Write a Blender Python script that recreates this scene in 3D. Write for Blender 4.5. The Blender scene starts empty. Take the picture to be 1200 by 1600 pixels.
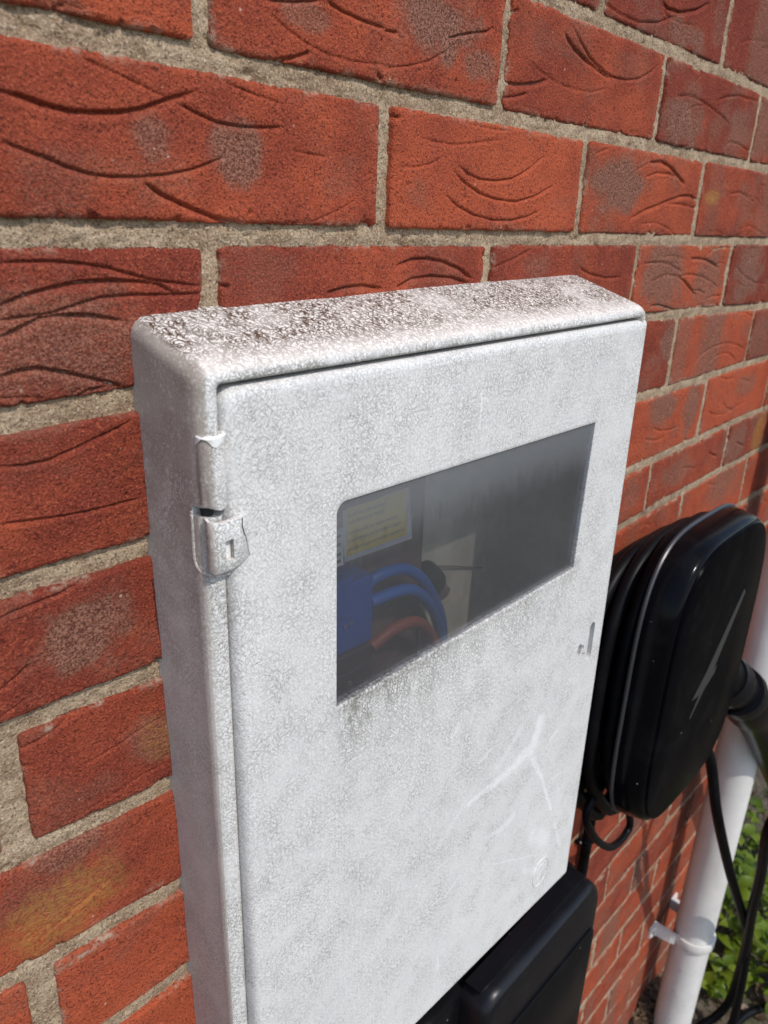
import bpy, math, random
import numpy as np
from mathutils import Vector, Matrix

# ------------------------------------------------------------------ camera, sky, sun, exposure
scene = bpy.context.scene
col = scene.collection
MM = 0.001
cam_data = bpy.data.cameras.new('camera')
cam = bpy.data.objects.new('camera', cam_data)
col.objects.link(cam)
CAM = np.array([-345.383, -327.518, 12.360])
RIGHT = np.array([0.68245, -0.72995, 0.03786]); UP = np.array([0.23846, 0.27131, 0.93248]); FWD = np.array([0.69094, 0.62735, -0.35922])
mw = Matrix(((RIGHT[0], UP[0], -FWD[0], CAM[0]*MM), (RIGHT[1], UP[1], -FWD[1], CAM[1]*MM), (RIGHT[2], UP[2], -FWD[2], CAM[2]*MM), (0, 0, 0, 1)))
cam.matrix_world = mw
cam_data.sensor_fit = 'VERTICAL'; cam_data.sensor_height = 36; cam_data.sensor_width = 27
cam_data.lens = 1207.246/1600*36
cam_data.clip_start = 0.01; cam_data.clip_end = 400
cam_data.dof.use_dof = True; cam_data.dof.focus_distance = 0.47; cam_data.dof.aperture_fstop = 13
scene.camera = cam
world = bpy.data.worlds.new('World'); scene.world = world; world.use_nodes = True
SUN_EL, SUN_AZ = 50.0, 183.0          # behind the camera, a touch to its left
wn = world.node_tree.nodes; wn.clear()
sky = wn.new('ShaderNodeTexSky'); sky.sky_type = 'NISHITA'; sky.sun_disc = False
sky.sun_elevation = math.radians(SUN_EL); sky.sun_rotation = math.radians(SUN_AZ)
bg = wn.new('ShaderNodeBackground'); bg.inputs[1].default_value = 0.15
wo = wn.new('ShaderNodeOutputWorld')
world.node_tree.links.new(sky.outputs[0], bg.inputs[0]); world.node_tree.links.new(bg.outputs[0], wo.inputs[0])
sd = bpy.data.lights.new('sun', 'SUN'); sun = bpy.data.objects.new('sun', sd); col.objects.link(sun)
sd.energy = 2.1; sd.angle = math.radians(0.53); sd.color = (1.0, 0.955, 0.90)
e, a_ = math.radians(SUN_EL), math.radians(SUN_AZ)
to_sun = Vector((math.sin(a_)*math.cos(e), math.cos(a_)*math.cos(e), math.sin(e)))
sun.rotation_euler = (-to_sun).to_track_quat('-Z', 'Y').to_euler()
sun.location = to_sun*5
scene.view_settings.view_transform = 'Standard'; scene.view_settings.look = 'None'
scene.view_settings.exposure = 0.41; scene.view_settings.gamma = 1; scene.view_settings.use_curve_mapping = False

# ------------------------------------------------------------------ numpy noise
def _h(ix, iy, s):
    n = (ix.astype(np.int64)*374761393 + iy.astype(np.int64)*668265263 + s*974711) & 0xffffffff
    n = ((n ^ (n >> 13))*1274126177) & 0xffffffff
    n = (n ^ (n >> 16)) & 0xffff
    return n/65535.0
def vn(x, y, s=0):
    x = np.asarray(x, float); y = np.asarray(y, float)
    ix = np.floor(x); iy = np.floor(y); fx = x-ix; fy = y-iy
    fx = fx*fx*(3-2*fx); fy = fy*fy*(3-2*fy)
    a = _h(ix, iy, s); b = _h(ix+1, iy, s); c = _h(ix, iy+1, s); d = _h(ix+1, iy+1, s)
    return (a*(1-fx)+b*fx)*(1-fy)+(c*(1-fx)+d*fx)*fy
def fbm(x, y, s=0, o=3):
    r = 0; w = 0.5; t = 0
    for i in range(o):
        r = r+w*vn(x*2**i, y*2**i, s+i*17); t += w; w *= .5
    return r/t
def sstep(a, b, x):
    t = np.clip((x-a)/(b-a), 0, 1); return t*t*(3-2*t)

# ------------------------------------------------------------------ object helpers (all lengths in mm)
def props(o, label=None, cat=None, group=None, kind=None):
    if label: o['label'] = label
    if cat: o['category'] = cat
    if group: o['group'] = group
    if kind: o['kind'] = kind
    return o
def thing(name, base, label, cat, group=None, rot=None):
    o = bpy.data.objects.new(name, None); o.empty_display_size = .05
    col.objects.link(o)
    M = Matrix.Translation(Vector(base)*MM)
    if rot is not None: M = M @ rot.to_4x4()
    o.matrix_world = M; o['ox'] = [float(t) for t in base]
    return props(o, label, cat, group)
def link(name, me, parent=None, loc=None):
    o = bpy.data.objects.new(name, me); col.objects.link(o)
    if parent is not None: o.parent = parent
    if loc is not None: o.location = Vector(loc)*MM
    return o
def origin_of(parent):
    p = parent
    while p.parent is not None: p = p.parent
    if p.type == 'EMPTY': return np.array(list(p['ox']))
    return np.array(p.location)/MM
def mesh_np(name, V, F, mat, smooth=True):
    me = bpy.data.meshes.new(name)
    V = np.asarray(V, float)*MM; F = np.asarray(F, np.int32)
    n, k = F.shape
    me.vertices.add(len(V)); me.vertices.foreach_set('co', V.ravel())
    me.loops.add(n*k); me.loops.foreach_set('vertex_index', F.ravel())
    me.polygons.add(n); me.polygons.foreach_set('loop_start', np.arange(0, n*k, k, dtype=np.int32))
    me.polygons.foreach_set('use_smooth', np.full(n, smooth))
    me.update(calc_edges=True); me.materials.append(mat)
    return me
class MB:
    """collects polygons in mm"""
    def __init__(s): s.V = []; s.F = []; s.S = []
    def add(s, V, F, smooth=True):
        o = len(s.V); s.V += [tuple(float(c) for c in v) for v in V]
        s.F += [tuple(i+o for i in f) for f in F]; s.S += [smooth]*len(F)
    def box(s, x0, x1, y0, y1, z0, z1, b=0):
        if b <= 0:
            V = [(x, y, z) for x in (x0, x1) for y in (y0, y1) for z in (z0, z1)]
            s.add(V, [(0, 1, 3, 2), (4, 6, 7, 5), (0, 4, 5, 1), (2, 3, 7, 6), (0, 2, 6, 4), (1, 5, 7, 3)], False); return
        loops = []
        for y, d in ((y1, b), (y1-b, 0), (y0+b, 0), (y0, b)):
            loops.append([(p[0], y, p[1]) for p in rrect(x0+d, x1-d, z0+d, z1-d, max(b-d, b*.35)+.01, 2)])
        s.loft(loops, True, True)
    def loft(s, loops, cap0=False, cap1=False, closed=True, smooth=True, wrap=False):
        n = len(loops[0]); V = [p for l in loops for p in l]; F = []
        m = len(loops)
        for j in range(m if wrap else m-1):
            for i in range(n if closed else n-1):
                a = j*n+i; b = j*n+(i+1) % n; c = ((j+1) % m)*n+(i+1) % n; d = ((j+1) % m)*n+i
                F.append((a, b, c, d))
        if cap0: F.append(tuple(range(n))[::-1])
        if cap1: F.append(tuple((m-1)*n+i for i in range(n)))
        s.add(V, F, smooth)
    def tube(s, pts, r, seg=12, caps=True, closed=False):
        P = [np.array(p, float) for p in pts]; n = len(P); R = r if hasattr(r, '__len__') else [r]*n
        T = []
        for i in range(n):
            a = P[(i-1) % n] if closed or i > 0 else P[i]; b = P[(i+1) % n] if closed or i < n-1 else P[i]
            t = b-a; T.append(t/np.linalg.norm(t))
        u = np.cross(T[0], [0.3, .2, 1.0]); u /= np.linalg.norm(u)
        L = []
        for i in range(n):
            u = u-T[i]*np.dot(u, T[i]); u /= np.linalg.norm(u); w = np.cross(T[i], u)
            L.append([P[i]+R[i]*(math.cos(2*math.pi*k/seg)*u+math.sin(2*math.pi*k/seg)*w) for k in range(seg)])
        s.loft(L, caps and not closed, caps and not closed, True, True, closed)
    def build(s, name, mat, parent=None, base=None):
        me = bpy.data.meshes.new(name)
        o = origin_of(parent) if parent is not None else np.array(base if base is not None else (0, 0, 0), float)
        V = (np.array(s.V)-o)*MM
        me.from_pydata([tuple(v) for v in V], [], s.F); me.validate()
        if len(me.polygons) == len(s.S): me.polygons.foreach_set('use_smooth', s.S)
        fix_normals(me)
        me.materials.append(mat)
        ob = link(name, me, parent)
        if parent is None: ob.location = Vector(o)*MM
        return ob
def fix_normals(me):
    import bmesh
    b = bmesh.new(); b.from_mesh(me); bmesh.ops.recalc_face_normals(b, faces=b.faces)
    for e in b.edges:
        if len(e.link_faces) == 2 and e.calc_face_angle(0) > math.radians(38): e.smooth = False
    b.to_mesh(me); b.free()
def rrect(x0, x1, z0, z1, r, n=6):
    if not hasattr(r, '__len__'): r = [r]*4      # order: TR, TL, BL, BR
    P = []
    for (cx, cz, a0, rr) in ((x1, z1, 0, r[0]), (x0, z1, 90, r[1]), (x0, z0, 180, r[2]), (x1, z0, 270, r[3])):
        sx = -1 if cx == x1 else 1; sz = -1 if cz == z1 else 1
        for k in range(n+1):
            t = math.radians(a0+90*k/n); P.append((cx+sx*rr+rr*math.cos(t), cz+sz*rr+rr*math.sin(t)))
    return P
def spline(P, n=8, closed=False):
    P = [np.array(p, float) for p in P]; out = []; m = len(P)
    rng = range(m) if closed else range(m-1)
    for i in rng:
        g = lambda j: P[j % m] if closed else P[min(max(j, 0), m-1)]
        p0, p1, p2, p3 = g(i-1), g(i), g(i+1), g(i+2)
        for k in range(n):
            t = k/n; out.append(.5*((2*p1)+(-p0+p2)*t+(2*p0-5*p1+4*p2-p3)*t*t+(-p0+3*p1-3*p2+p3)*t**3))
    if not closed: out.append(P[-1])
    return out
def boolean_cut(ob, cutter):
    m = ob.modifiers.new('b', 'BOOLEAN'); m.object = cutter; m.operation = 'DIFFERENCE'; m.solver = 'EXACT'
    bpy.context.view_layer.update()
    dg = bpy.context.evaluated_depsgraph_get()
    me = bpy.data.meshes.new_from_object(ob.evaluated_get(dg))
    ob.modifiers.clear(); ob.data = me
    bpy.data.objects.remove(cutter, do_unlink=True)

# ------------------------------------------------------------------ material helpers
class NT:
    def __init__(s, name):
        s.m = bpy.data.materials.new(name); s.m.use_nodes = True; s.t = s.m.node_tree; s.n = s.t.nodes; s.n.clear()
        s.out = s.n.new('ShaderNodeOutputMaterial'); s.b = s.n.new('ShaderNodeBsdfPrincipled')
        s.t.links.new(s.b.outputs[0], s.out.inputs[0])
        s.co = s.n.new('ShaderNodeTexCoord').outputs['Object']
    def put(s, sock, v):
        if v is None: return
        if hasattr(v, 'is_linked') or hasattr(v, 'links'): s.t.links.new(v, sock)
        elif isinstance(v, tuple) and len(v) == 3 and sock.type == 'RGBA': sock.default_value = (*v, 1)
        else: sock.default_value = v
    def set(s, **k):
        for a, v in k.items():
            s.put(s.b.inputs[{'color': 'Base Color', 'rough': 'Roughness', 'metal': 'Metallic', 'spec': 'Specular IOR Level', 'normal': 'Normal',
                              'alpha': 'Alpha', 'coat': 'Coat Weight', 'trans': 'Transmission Weight', 'sss': 'Subsurface Weight', 'coatr': 'Coat Roughness'}[a]], v)
        return s
    def noise(s, scale, detail=2, rough=.5, vec=None, dist=0, dim='3D', w=None):
        n = s.n.new('ShaderNodeTexNoise'); n.noise_dimensions = '4D' if w is not None else dim
        if w is not None: n.inputs['W'].default_value = w
        s.put(n.inputs['Vector'], vec if vec is not None else s.co)
        n.inputs['Scale'].default_value = scale; n.inputs['Detail'].default_value = detail; n.inputs['Roughness'].default_value = rough; n.inputs['Distortion'].default_value = dist
        return n.outputs[0]
    def vor(s, scale, feature='F1', vec=None, rnd=1):
        n = s.n.new('ShaderNodeTexVoronoi'); n.feature = feature; s.put(n.inputs['Vector'], vec if vec is not None else s.co)
        n.inputs['Scale'].default_value = scale; n.inputs['Randomness'].default_value = rnd; return n
    def math(s, op, a, b=None, c=None, clamp=False):
        n = s.n.new('ShaderNodeMath'); n.operation = op; n.use_clamp = clamp
        s.put(n.inputs[0], a); s.put(n.inputs[1], b)
        if c is not None: s.put(n.inputs[2], c)
        return n.outputs[0]
    def vm(s, op, a, b=None):
        n = s.n.new('ShaderNodeVectorMath'); n.operation = op; s.put(n.inputs[0], a)
        if b is not None: s.put(n.inputs[3] if op == 'SCALE' else n.inputs[1], b)
        return n.outputs['Value'] if op in ('DOT_PRODUCT', 'LENGTH', 'DISTANCE') else n.outputs[0]
    def step(s, v, a, b, lo=0., hi=1.):
        n = s.n.new('ShaderNodeMapRange'); n.interpolation_type = 'SMOOTHSTEP'
        s.put(n.inputs[0], v)
        for i, x in ((1, a), (2, b), (3, lo), (4, hi)): s.put(n.inputs[i], x)
        return n.outputs[0]
    def mix(s, f, a, b):
        n = s.n.new('ShaderNodeMix'); n.data_type = 'RGBA'; s.put(n.inputs[0], f); s.put(n.inputs[6], a); s.put(n.inputs[7], b); return n.outputs[2]
    def mul(s, a, b): return s.math('MULTIPLY', a, b)
    def bump(s, h, dist, strength=1, normal=None):
        n = s.n.new('ShaderNodeBump'); n.inputs['Distance'].default_value = dist; n.inputs['Strength'].default_value = strength
        s.put(n.inputs['Height'], h); s.put(n.inputs['Normal'], normal); return n.outputs[0]
    def attr(s, name):
        n = s.n.new('ShaderNodeAttribute'); n.attribute_name = name; return n.outputs['Fac']
    def mapv(s, scale=(1, 1, 1), rot=(0, 0, 0), loc=(0, 0, 0), vec=None):
        n = s.n.new('ShaderNodeMapping'); n.inputs['Scale'].default_value = scale; n.inputs['Rotation'].default_value = rot; n.inputs['Location'].default_value = loc
        s.put(n.inputs['Vector'], vec if vec is not None else s.co); return n.outputs[0]
    def sep(s, vec=None):
        n = s.n.new('ShaderNodeSeparateXYZ'); s.put(n.inputs[0], vec if vec is not None else s.co); return n.outputs
    def rnd(s): return s.n.new('ShaderNodeObjectInfo').outputs['Random']
def plain(name, color, rough=.5, spec=.5, nscale=0, nbump=0, metal=0, vary=.12):
    k = NT(name)
    if nscale:
        n = k.noise(nscale, 3)
        k.set(color=k.mix(k.step(n, .3, .7), tuple(c*(1-vary) for c in color), tuple(c*(1+vary) for c in color)))
        if nbump: k.set(normal=k.bump(n, nbump))
    else: k.set(color=color)
    k.set(rough=rough, spec=spec, metal=metal)
    return k.m

# brick: sanded red facing brick; ash / ochre are kiln marks carried on the mesh
def brick_material():
    k = NT('sanded_red_brick')
    n1 = k.noise(38, 3, .6, w=1); n2 = k.noise(820, 2, .7); n3 = k.noise(300, 3, .65, w=3)
    tint = k.attr('tint')
    base = k.mix(k.step(k.math('ADD', k.mul(n1, .75), k.mul(tint, .5)), .25, .95), (.185, .035, .022), (.400, .083, .036))
    grain = k.step(n2, .50, .70)
    base = k.mix(k.mul(grain, .50), base, (.52, .145, .070))
    dark = k.step(k.noise(700, 2, .65, w=8), .52, .64)
    base = k.mix(k.mul(dark, .72), base, (.055, .014, .010))
    ash = k.attr('ash')
    ashc = k.mix(k.step(k.noise(780, 2, .7, w=5), .38, .62), (.085, .033, .023), (.31, .155, .105))
    am = k.math('MULTIPLY', ash, k.step(k.math('ADD', k.noise(520, 2, w=6), k.mul(ash, .35)), .42, .72, .25, .95), clamp=True)
    base = k.mix(am, base, ashc)
    base = k.mix(k.mul(k.attr('ochre'), k.step(n3, .3, .62)), base, (.33, .17, .045))
    base = k.mix(k.mul(k.attr('smear'), k.step(n3, .38, .6)), base, (.40, .32, .235))
    v = k.vor(150); sp = k.math('MULTIPLY', k.step(v.outputs['Distance'], .07, .16, 1, 0), k.step(k.sep(v.outputs['Color'])[0], .93, .96))
    base = k.mix(k.mul(sp, .7), base, (.58, .42, .33))
    h = k.math('ADD', k.mul(n2, .6), k.mul(n3, .4))
    k.set(color=base, rough=.9, spec=.15, normal=k.bump(h, .0022, 1.0))
    return k.m
def mortar_material():
    k = NT('sand_mortar')
    n1 = k.noise(60, 4, .6); n2 = k.noise(760, 3, .75); n3 = k.noise(260, 3, .65, w=2)
    c = k.mix(k.step(n1, .35, .65), (.29, .200, .125), (.43, .325, .215))
    c = k.mix(k.mul(k.step(n2, .50, .66), .7), c, (.66, .53, .39))
    c = k.mix(k.mul(k.step(k.noise(680, 3, .7, w=9), .52, .62), .8), c, (.10, .066, .040))
    k.set(color=c, rough=.95, spec=.12, normal=k.bump(k.math('ADD', k.mul(n2, .5), k.mul(n3, .6)), .0025, 1.0))
    return k.m

# weathered glass-fibre moulding: curly fibres, brown grime held where the surface faces up and in streaks
def fibres(k, scale, width, seed, vec=None):
    n = k.noise(scale, 0, .5, vec=vec, w=seed, dist=.35)
    line = k.step(k.math('ABSOLUTE', k.math('SUBTRACT', n, .5)), 0, width, 1, 0)
    return k.mul(line, k.step(k.noise(scale*.55, 0, w=seed+7.3, vec=vec), .45, .56))
def strokes(k, scale, w, L, off, curve=60., nrm=None):
    vec = k.vm('ADD', k.co, (off, off*.7, -off*.3))
    wob = k.vm('ADD', vec, k.vm('SCALE', k.vm('SUBTRACT', k.n_vec(420), (.5, .5, .5)), .0016))
    v = k.vor(scale, vec=wob); d = k.vm('SUBTRACT', wob, v.outputs['Position'])
    t = k.vm('NORMALIZE', k.vm('SUBTRACT', v.outputs['Color'], (.5, .5, .5)))
    side = k.vm('NORMALIZE', k.vm('CROSS_PRODUCT', t, nrm))
    al = k.vm('DOT_PRODUCT', d, k.vm('NORMALIZE', k.vm('CROSS_PRODUCT', nrm, side)))
    pe = k.math('ADD', k.vm('DOT_PRODUCT', d, side), k.mul(k.mul(al, al), curve))
    return k.mul(k.step(k.math('ABSOLUTE', pe), w*.35, w, 1, 0), k.step(k.math('ABSOLUTE', al), L*.35, L, 1, 0))
SCUFFS = [((56.5, -409.0), (85.5, -407.8), 3.6, .75), ((85.5, -408.8), (118.7, -406.7), 5.5, .85), ((118.7, -405.7), (140.7, -400.7), 8.5, .8), ((138.7, -404.7), (147.9, -378.5), 8.0, .85), ((141.7, -413.3), (160.0, -442.4), 3.2, .8), ((160, -442.4), (184.9, -495.6), 2.4, .8),
          ((85.1, -461.1), (104.2, -466.7), 3.0, .5), ((104.2, -466.7), (121.7, -463.4), 4.5, .5), ((158.0, -508.5), (183.5, -529.8), 10.0, .6), ((195.8, -519.5), (211.9, -557.8), 2.5, .6),
          ((99.1, -500.3), (174.5, -542.3), .9, .7), ((17.8, -485.5), (38.1, -486.9), 1.0, .7), ((38.1, -486.9), (52.0, -479.3), 1.4, .8), ((90, -395), (120, -372), 5, .35), ((20, -430), (60, -400), 3.5, .3), ((150, -545), (170, -560), 5, .4), ((-1.6, -451.4), (44.2, -450.6), 1.0, .5),
          ((166.8, -407.8), (178.1, -404.8), 2.4, .6), ((180.1, -458.0), (194.0, -458.4), 1.4, .6), ((30.7, -331.7), (36.7, -326.1), 3.2, .5), ((36.3, -85.4), (36.3, -107.1), .9, 1.0), ((32.4, -549.7), (32.1, -566.3), 1.0, .9),
          ((66.5, -374.6), (78.6, -370.1), 2.6, .5), ((120, -370), (150, -350), 1.2, .35), ((-60, -560), (-20, -520), 1.0, .35), ((-110, -420), (-95, -470), .8, .4)]
BOX_O = (40., 0., -300.)
def grp_material(name, door):
    k = NT(name)
    X, Y, Z = k.sep()
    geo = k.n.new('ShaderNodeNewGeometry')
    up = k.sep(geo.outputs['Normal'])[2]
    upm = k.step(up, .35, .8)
    N = geo.outputs['True Normal']; N = k.n.new('ShaderNodeVectorTransform'); N.vector_type = 'NORMAL'; N.convert_from = 'WORLD'; N.convert_to = 'OBJECT'
    k.t.links.new(geo.outputs['True Normal'], N.inputs[0]); N = N.outputs[0]
    s1 = strokes(k, 230, .00042, .0036, .11, 70, N); s2 = strokes(k, 330, .00036, .0028, .37, -110, N); s3 = strokes(k, 260, .0005, .0030, .71, 130, N); s4 = strokes(k, 430, .0004, .0020, .93, 0., N)
    lines = k.math('MAXIMUM', k.math('MAXIMUM', s1, s2), s4)
    light = k.math('MAXIMUM', s3, strokes(k, 360, .0004, .0026, 1.31, 90, N))
    n1 = k.noise(9, 3, .55); n2 = k.noise(45, 3, .6, w=3); n3 = k.noise(500, 2, .6)
    c = k.mix(k.step(n1, .3, .7), (.65, .635, .61), (.715, .70, .67))
    c = k.mix(k.mul(light, .50), c, (.80, .785, .765))
    amt = k.step(k.math('ADD', k.mul(n2, .6), k.mul(n1, .4)), .32, .68)
    dk = k.mul(lines, k.math('ADD', k.mul(amt, .42 if door else .75), .14))
    big = k.math('MAXIMUM', strokes(k, 200, .00075, .0045, 2.1, 60, N), strokes(k, 270, .0006, .0034, 2.9, -90, N))
    if door:      # cleaner towards the lower, right-hand end
        clean = k.step(k.math('ADD', k.mul(Z, 1.0), k.mul(X, -.5)), -.30, -.02, .35, 1.0)
        dk = k.mul(dk, clean)
    c = k.mix(dk, c, (.21, .195, .170))
    c = k.mix(k.mul(k.mul(big, k.step(k.noise(34, 3, .6, w=71.), .40, .70)), .42 if door else .65), c, (.17, .155, .13))
    # speckled algae and soot
    speck = k.step(k.noise(560, 2, .7, w=12), .60, .66)
    c = k.mix(k.mul(k.mul(speck, k.math('ADD', k.mul(amt, .6), .4)), .62), c, (.19, .17, .14))
    # grime lodged on upward faces, drawn out along the fibres
    st = k.mapv(scale=(1, .45, 1), rot=(0, 0, .5))
    t1 = k.noise(430, 3, .72, vec=st, w=31.); t2 = fibres(k, 190, .06, 33., vec=st); t3 = k.noise(26, 3, .6, w=35.)
    edge = k.step(Y, -.060, -.035, 0, 1)
    fleck = k.math('MAXIMUM', k.math('MAXIMUM', k.mul(big, .75), strokes(k, 320, .0005, .0036, 3.7, 40, N)), k.step(t1, .52, .56))
    topd = k.math('MULTIPLY', fleck, k.mul(k.step(t3, .32, .56, .50, 1), k.math('ADD', k.mul(edge, .60), .40)))
    c = k.mix(k.mul(upm, .95 if not door else .2), c, (.82, .77, .70))  # whitens upward faces: brightness of the sunlit top put into the colour
    c = k.mix(k.mul(k.mul(topd, upm), 1.0 if not door else .3), c, (.095, .058, .036))
    if not door:
        # grime on the left side near its top corner, thinning downwards
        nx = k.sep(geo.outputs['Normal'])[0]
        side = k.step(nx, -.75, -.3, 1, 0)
        hi = k.step(Z, .05, .262, 0, 1)
        sm = k.mul(k.step(k.math('ADD', k.math('ADD', k.mul(k.noise(60, 3, .6, w=41.), .45), k.mul(k.noise(520, 3, .7, w=42., vec=k.mapv(scale=(1, 1.6, .6))), .55)), k.mul(hi, .12)), .50, .60), k.math('ADD', k.mul(hi, .80), .20))
        c = k.mix(k.mul(k.mul(sm, side), .85), c, (.17, .14, .115))
        c = k.mix(k.mul(k.mul(k.math('MAXIMUM', big, fleck), side), k.mul(k.step(Z, .08, .24, .15, 1.), k.step(k.noise(45, 3, .6, w=77.), .38, .60))), c, (.11, .085, .065))
        c = k.mix(k.mul(side, .5), c, (.56, .50, .43))  # whole left side toned beige: its warm shade put into the colour
        # rain drawn grime under the lip of the front rim
        lip = k.mul(k.step(Z, .238, .2445, 0, 1), k.step(Y, -.0635, -.058, 1, 0))
        c = k.mix(k.mul(k.mul(lip, k.step(k.noise(240, 3, .65, w=44., vec=k.mapv(scale=(1, 1, .3))), .47, .62)), .6), c, (.17, .165, .12))
    else:
        # dirt below and around the window
        wx = k.mul(k.step(X, -.125, -.112, 0, 1), k.step(X, .132, .145, 1, 0))
        Z0 = Z; Z = k.math('SUBTRACT', Z, k.mul(k.math('ADD', X, .119), .0336))
        wy = k.mul(k.step(Z, .036, .0462, 0, 1), k.step(Z, .060, .0485, 0, 1))
        wl = k.step(X, -.12, .06, 1, .45)
        d1 = k.mul(k.mul(wx, wy), k.mul(wl, k.step(k.noise(420, 3, .7, w=51.), .40, .60)))
        c = k.mix(k.mul(d1, .8), c, (.10, .085, .06))
        wy2 = k.mul(k.step(Z, -.035, .046, 0, 1), k.step(Z, .06, .0485, 0, 1))
        d2 = k.mul(k.mul(wx, wy2), k.mul(k.mul(wl, k.math('MAXIMUM', lines, k.step(k.noise(330, 3, .7, w=56., vec=k.mapv(scale=(1, 1, .25))), .50, .62))), k.step(k.noise(60, 3, w=53., vec=k.mapv(scale=(1, 1, .3))), .35, .6)))
        c = k.mix(k.mul(d2, .7), c, (.13, .12, .095))
        st2 = k.noise(90, 3, .6, w=55., vec=k.mapv(scale=(1, 1, .22)))
        c = k.mix(k.mul(k.step(st2, .52, .75), .22), c, (.50, .50, .50))
        # scuffs rubbed into the door
        tot = None
        wob = k.vm('ADD', k.co, k.vm('SCALE', k.vm('SUBTRACT', k.n_vec(160), (.5, .5, .5)), .004))
        for (p, q, w, s_) in SCUFFS:
            a = ((p[0]-BOX_O[0])*MM, -.062, (p[1]-BOX_O[2])*MM); b = ((q[0]-BOX_O[0])*MM, -.062, (q[1]-BOX_O[2])*MM)
            ab = tuple(b[i]-a[i] for i in range(3)); L2 = sum(t*t for t in ab)
            pa = k.vm('SUBTRACT', wob, a); t = k.math('DIVIDE', k.vm('DOT_PRODUCT', pa, ab), L2, clamp=True)
            sc = k.n.new('ShaderNodeVectorMath'); sc.operation = 'SCALE'; sc.inputs[0].default_value = ab; k.t.links.new(t, sc.inputs[3])
            d = k.vm('LENGTH', k.vm('SUBTRACT', pa, sc.outputs[0]))
            f = k.mul(k.step(d, w*MM*.2, w*MM*1.25, 1, 0), s_)
            tot = f if tot is None else k.math('MAXIMUM', tot, f)
        tot = k.mul(tot, k.step(k.noise(230, 2, w=61.), .25, .5, .35, 1))
        c = k.mix(k.mul(tot, .58), c, (.88, .87, .86))
    h = k.math('ADD', k.mul(k.math('MAXIMUM', lines, light), .4), k.mul(n3, .6))
    k.set(color=c, rough=k.step(n2, .3, .7, .42, .62), spec=.35, normal=k.bump(h, .00018, .7))
    return k.m
def n_vec(k, scale):
    n = k.n.new('ShaderNodeTexNoise'); n.inputs['Scale'].default_value = scale; k.t.links.new(k.co, n.inputs['Vector']); return n.outputs['Color']
NT.n_vec = n_vec
def pane_material():
    k = NT('grimy_clear_plastic')
    X, Y, Z = k.sep()
    tr = k.n.new('ShaderNodeBsdfTransparent'); tr.inputs[0].default_value = (.80, .80, .82, 1)
    df = k.n.new('ShaderNodeBsdfDiffuse'); gl = k.n.new('ShaderNodeBsdfGlossy'); gl.inputs['Roughness'].default_value = .12
    st = k.noise(520, 4, .75, vec=k.mapv(scale=(1, 1, .14)))
    top = k.step(Z, .118, .172, 0, 1)
    band = k.math('MULTIPLY', top, k.step(k.math('ADD', st, k.mul(top, .38)), .50, .78), clamp=True)
    film = k.math('ADD', k.math('ADD', .040, k.mul(k.noise(9, 3), .035)), k.mul(band, .15))
    df.inputs[0].default_value = (.46, .48, .50, 1); gl.inputs[0].default_value = (.9, .9, .9, 1)
    m1 = k.n.new('ShaderNodeMixShader'); k.put(m1.inputs[0], film); k.t.links.new(tr.outputs[0], m1.inputs[1]); k.t.links.new(df.outputs[0], m1.inputs[2])
    fr = k.n.new('ShaderNodeFresnel'); fr.inputs[0].default_value = 1.4
    m2 = k.n.new('ShaderNodeMixShader'); k.put(m2.inputs[0], k.mul(fr.outputs[0], .35)); k.t.links.new(m1.outputs[0], m2.inputs[1]); k.t.links.new(gl.outputs[0], m2.inputs[2])
    k.t.links.new(m2.outputs[0], k.out.inputs[0])
    return k.m
def black_plastic(name, rough=.28, base=(.006, .006, .007), spec=.35):
    k = NT(name)
    n = k.noise(900, 2, .6); v = k.vor(60)
    dust = k.mul(k.step(v.outputs['Distance'], .035, .06, 1, 0), k.step(k.sep(v.outputs['Color'])[0], .80, .82))
    film = k.step(k.noise(30, 4, .6), .45, .75, 0, .02)
    c = k.mix(film, base, (.2, .19, .18)); c = k.mix(k.mul(dust, .7), c, (.45, .42, .38))
    k.set(color=c, rough=rough, spec=spec, normal=k.bump(n, .00006, .6)); return k.m
M = {}
M['brick'] = brick_material(); M['mortar'] = mortar_material()
M['grp'] = grp_material('weathered_grp_casing', False); M['door'] = grp_material('weathered_grp_door', True)
M['pane'] = pane_material()
M['black'] = black_plastic('black_plastic', .3, (.004, .004, .005), .2); M['black_soft'] = black_plastic('black_rubber', .42, (.004, .004, .005), .12)
M['gloss'] = black_plastic('gloss_black', .14, (.003, .003, .004), .09)
M['lidblack'] = black_plastic('textured_black_plastic', .34, (.006, .006, .008), .3)
M['grp_new'] = plain('chipped_white_edge', (.78, .77, .74), .6, .3, 300, .0003)
M['inner'] = plain('cream_inner_moulding', (.66, .62, .47), .6, .3, 60, .0002)
M['dark'] = plain('dark_gap', (.02, .02, .02), .9)
M['blue'] = plain('blue_plastic', (.008, .075, .36), .4, .4, 200, .0001)
M['blue_cable'] = plain('blue_cable_sleeve', (.012, .12, .42), .4, .4)
M['red_cable'] = plain('brown_red_cable_sleeve', (.34, .070, .045), .45, .4)
M['block'] = plain('dark_bakelite', (.035, .025, .028), .4, .5, 200, .0001)
M['board'] = plain('brown_backing_board', (.15, .10, .085), .8, .2, 60, .0006, vary=.3)
M['label'] = plain('yellow_label_paper', (.92, .66, .05), .6, .2, 40, 0, vary=.05)
M['white'] = plain('white_label_paper', (.72, .72, .70), .6, .3)
M['ink'] = plain('black_print', (.03, .03, .03), .6, .2)
M['steel'] = plain('zinc_screw', (.55, .50, .47), .35, .5, metal=.8)
k = NT('white_upvc'); n = k.noise(20, 4, .6); X, Y, Z = k.sep()
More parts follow.
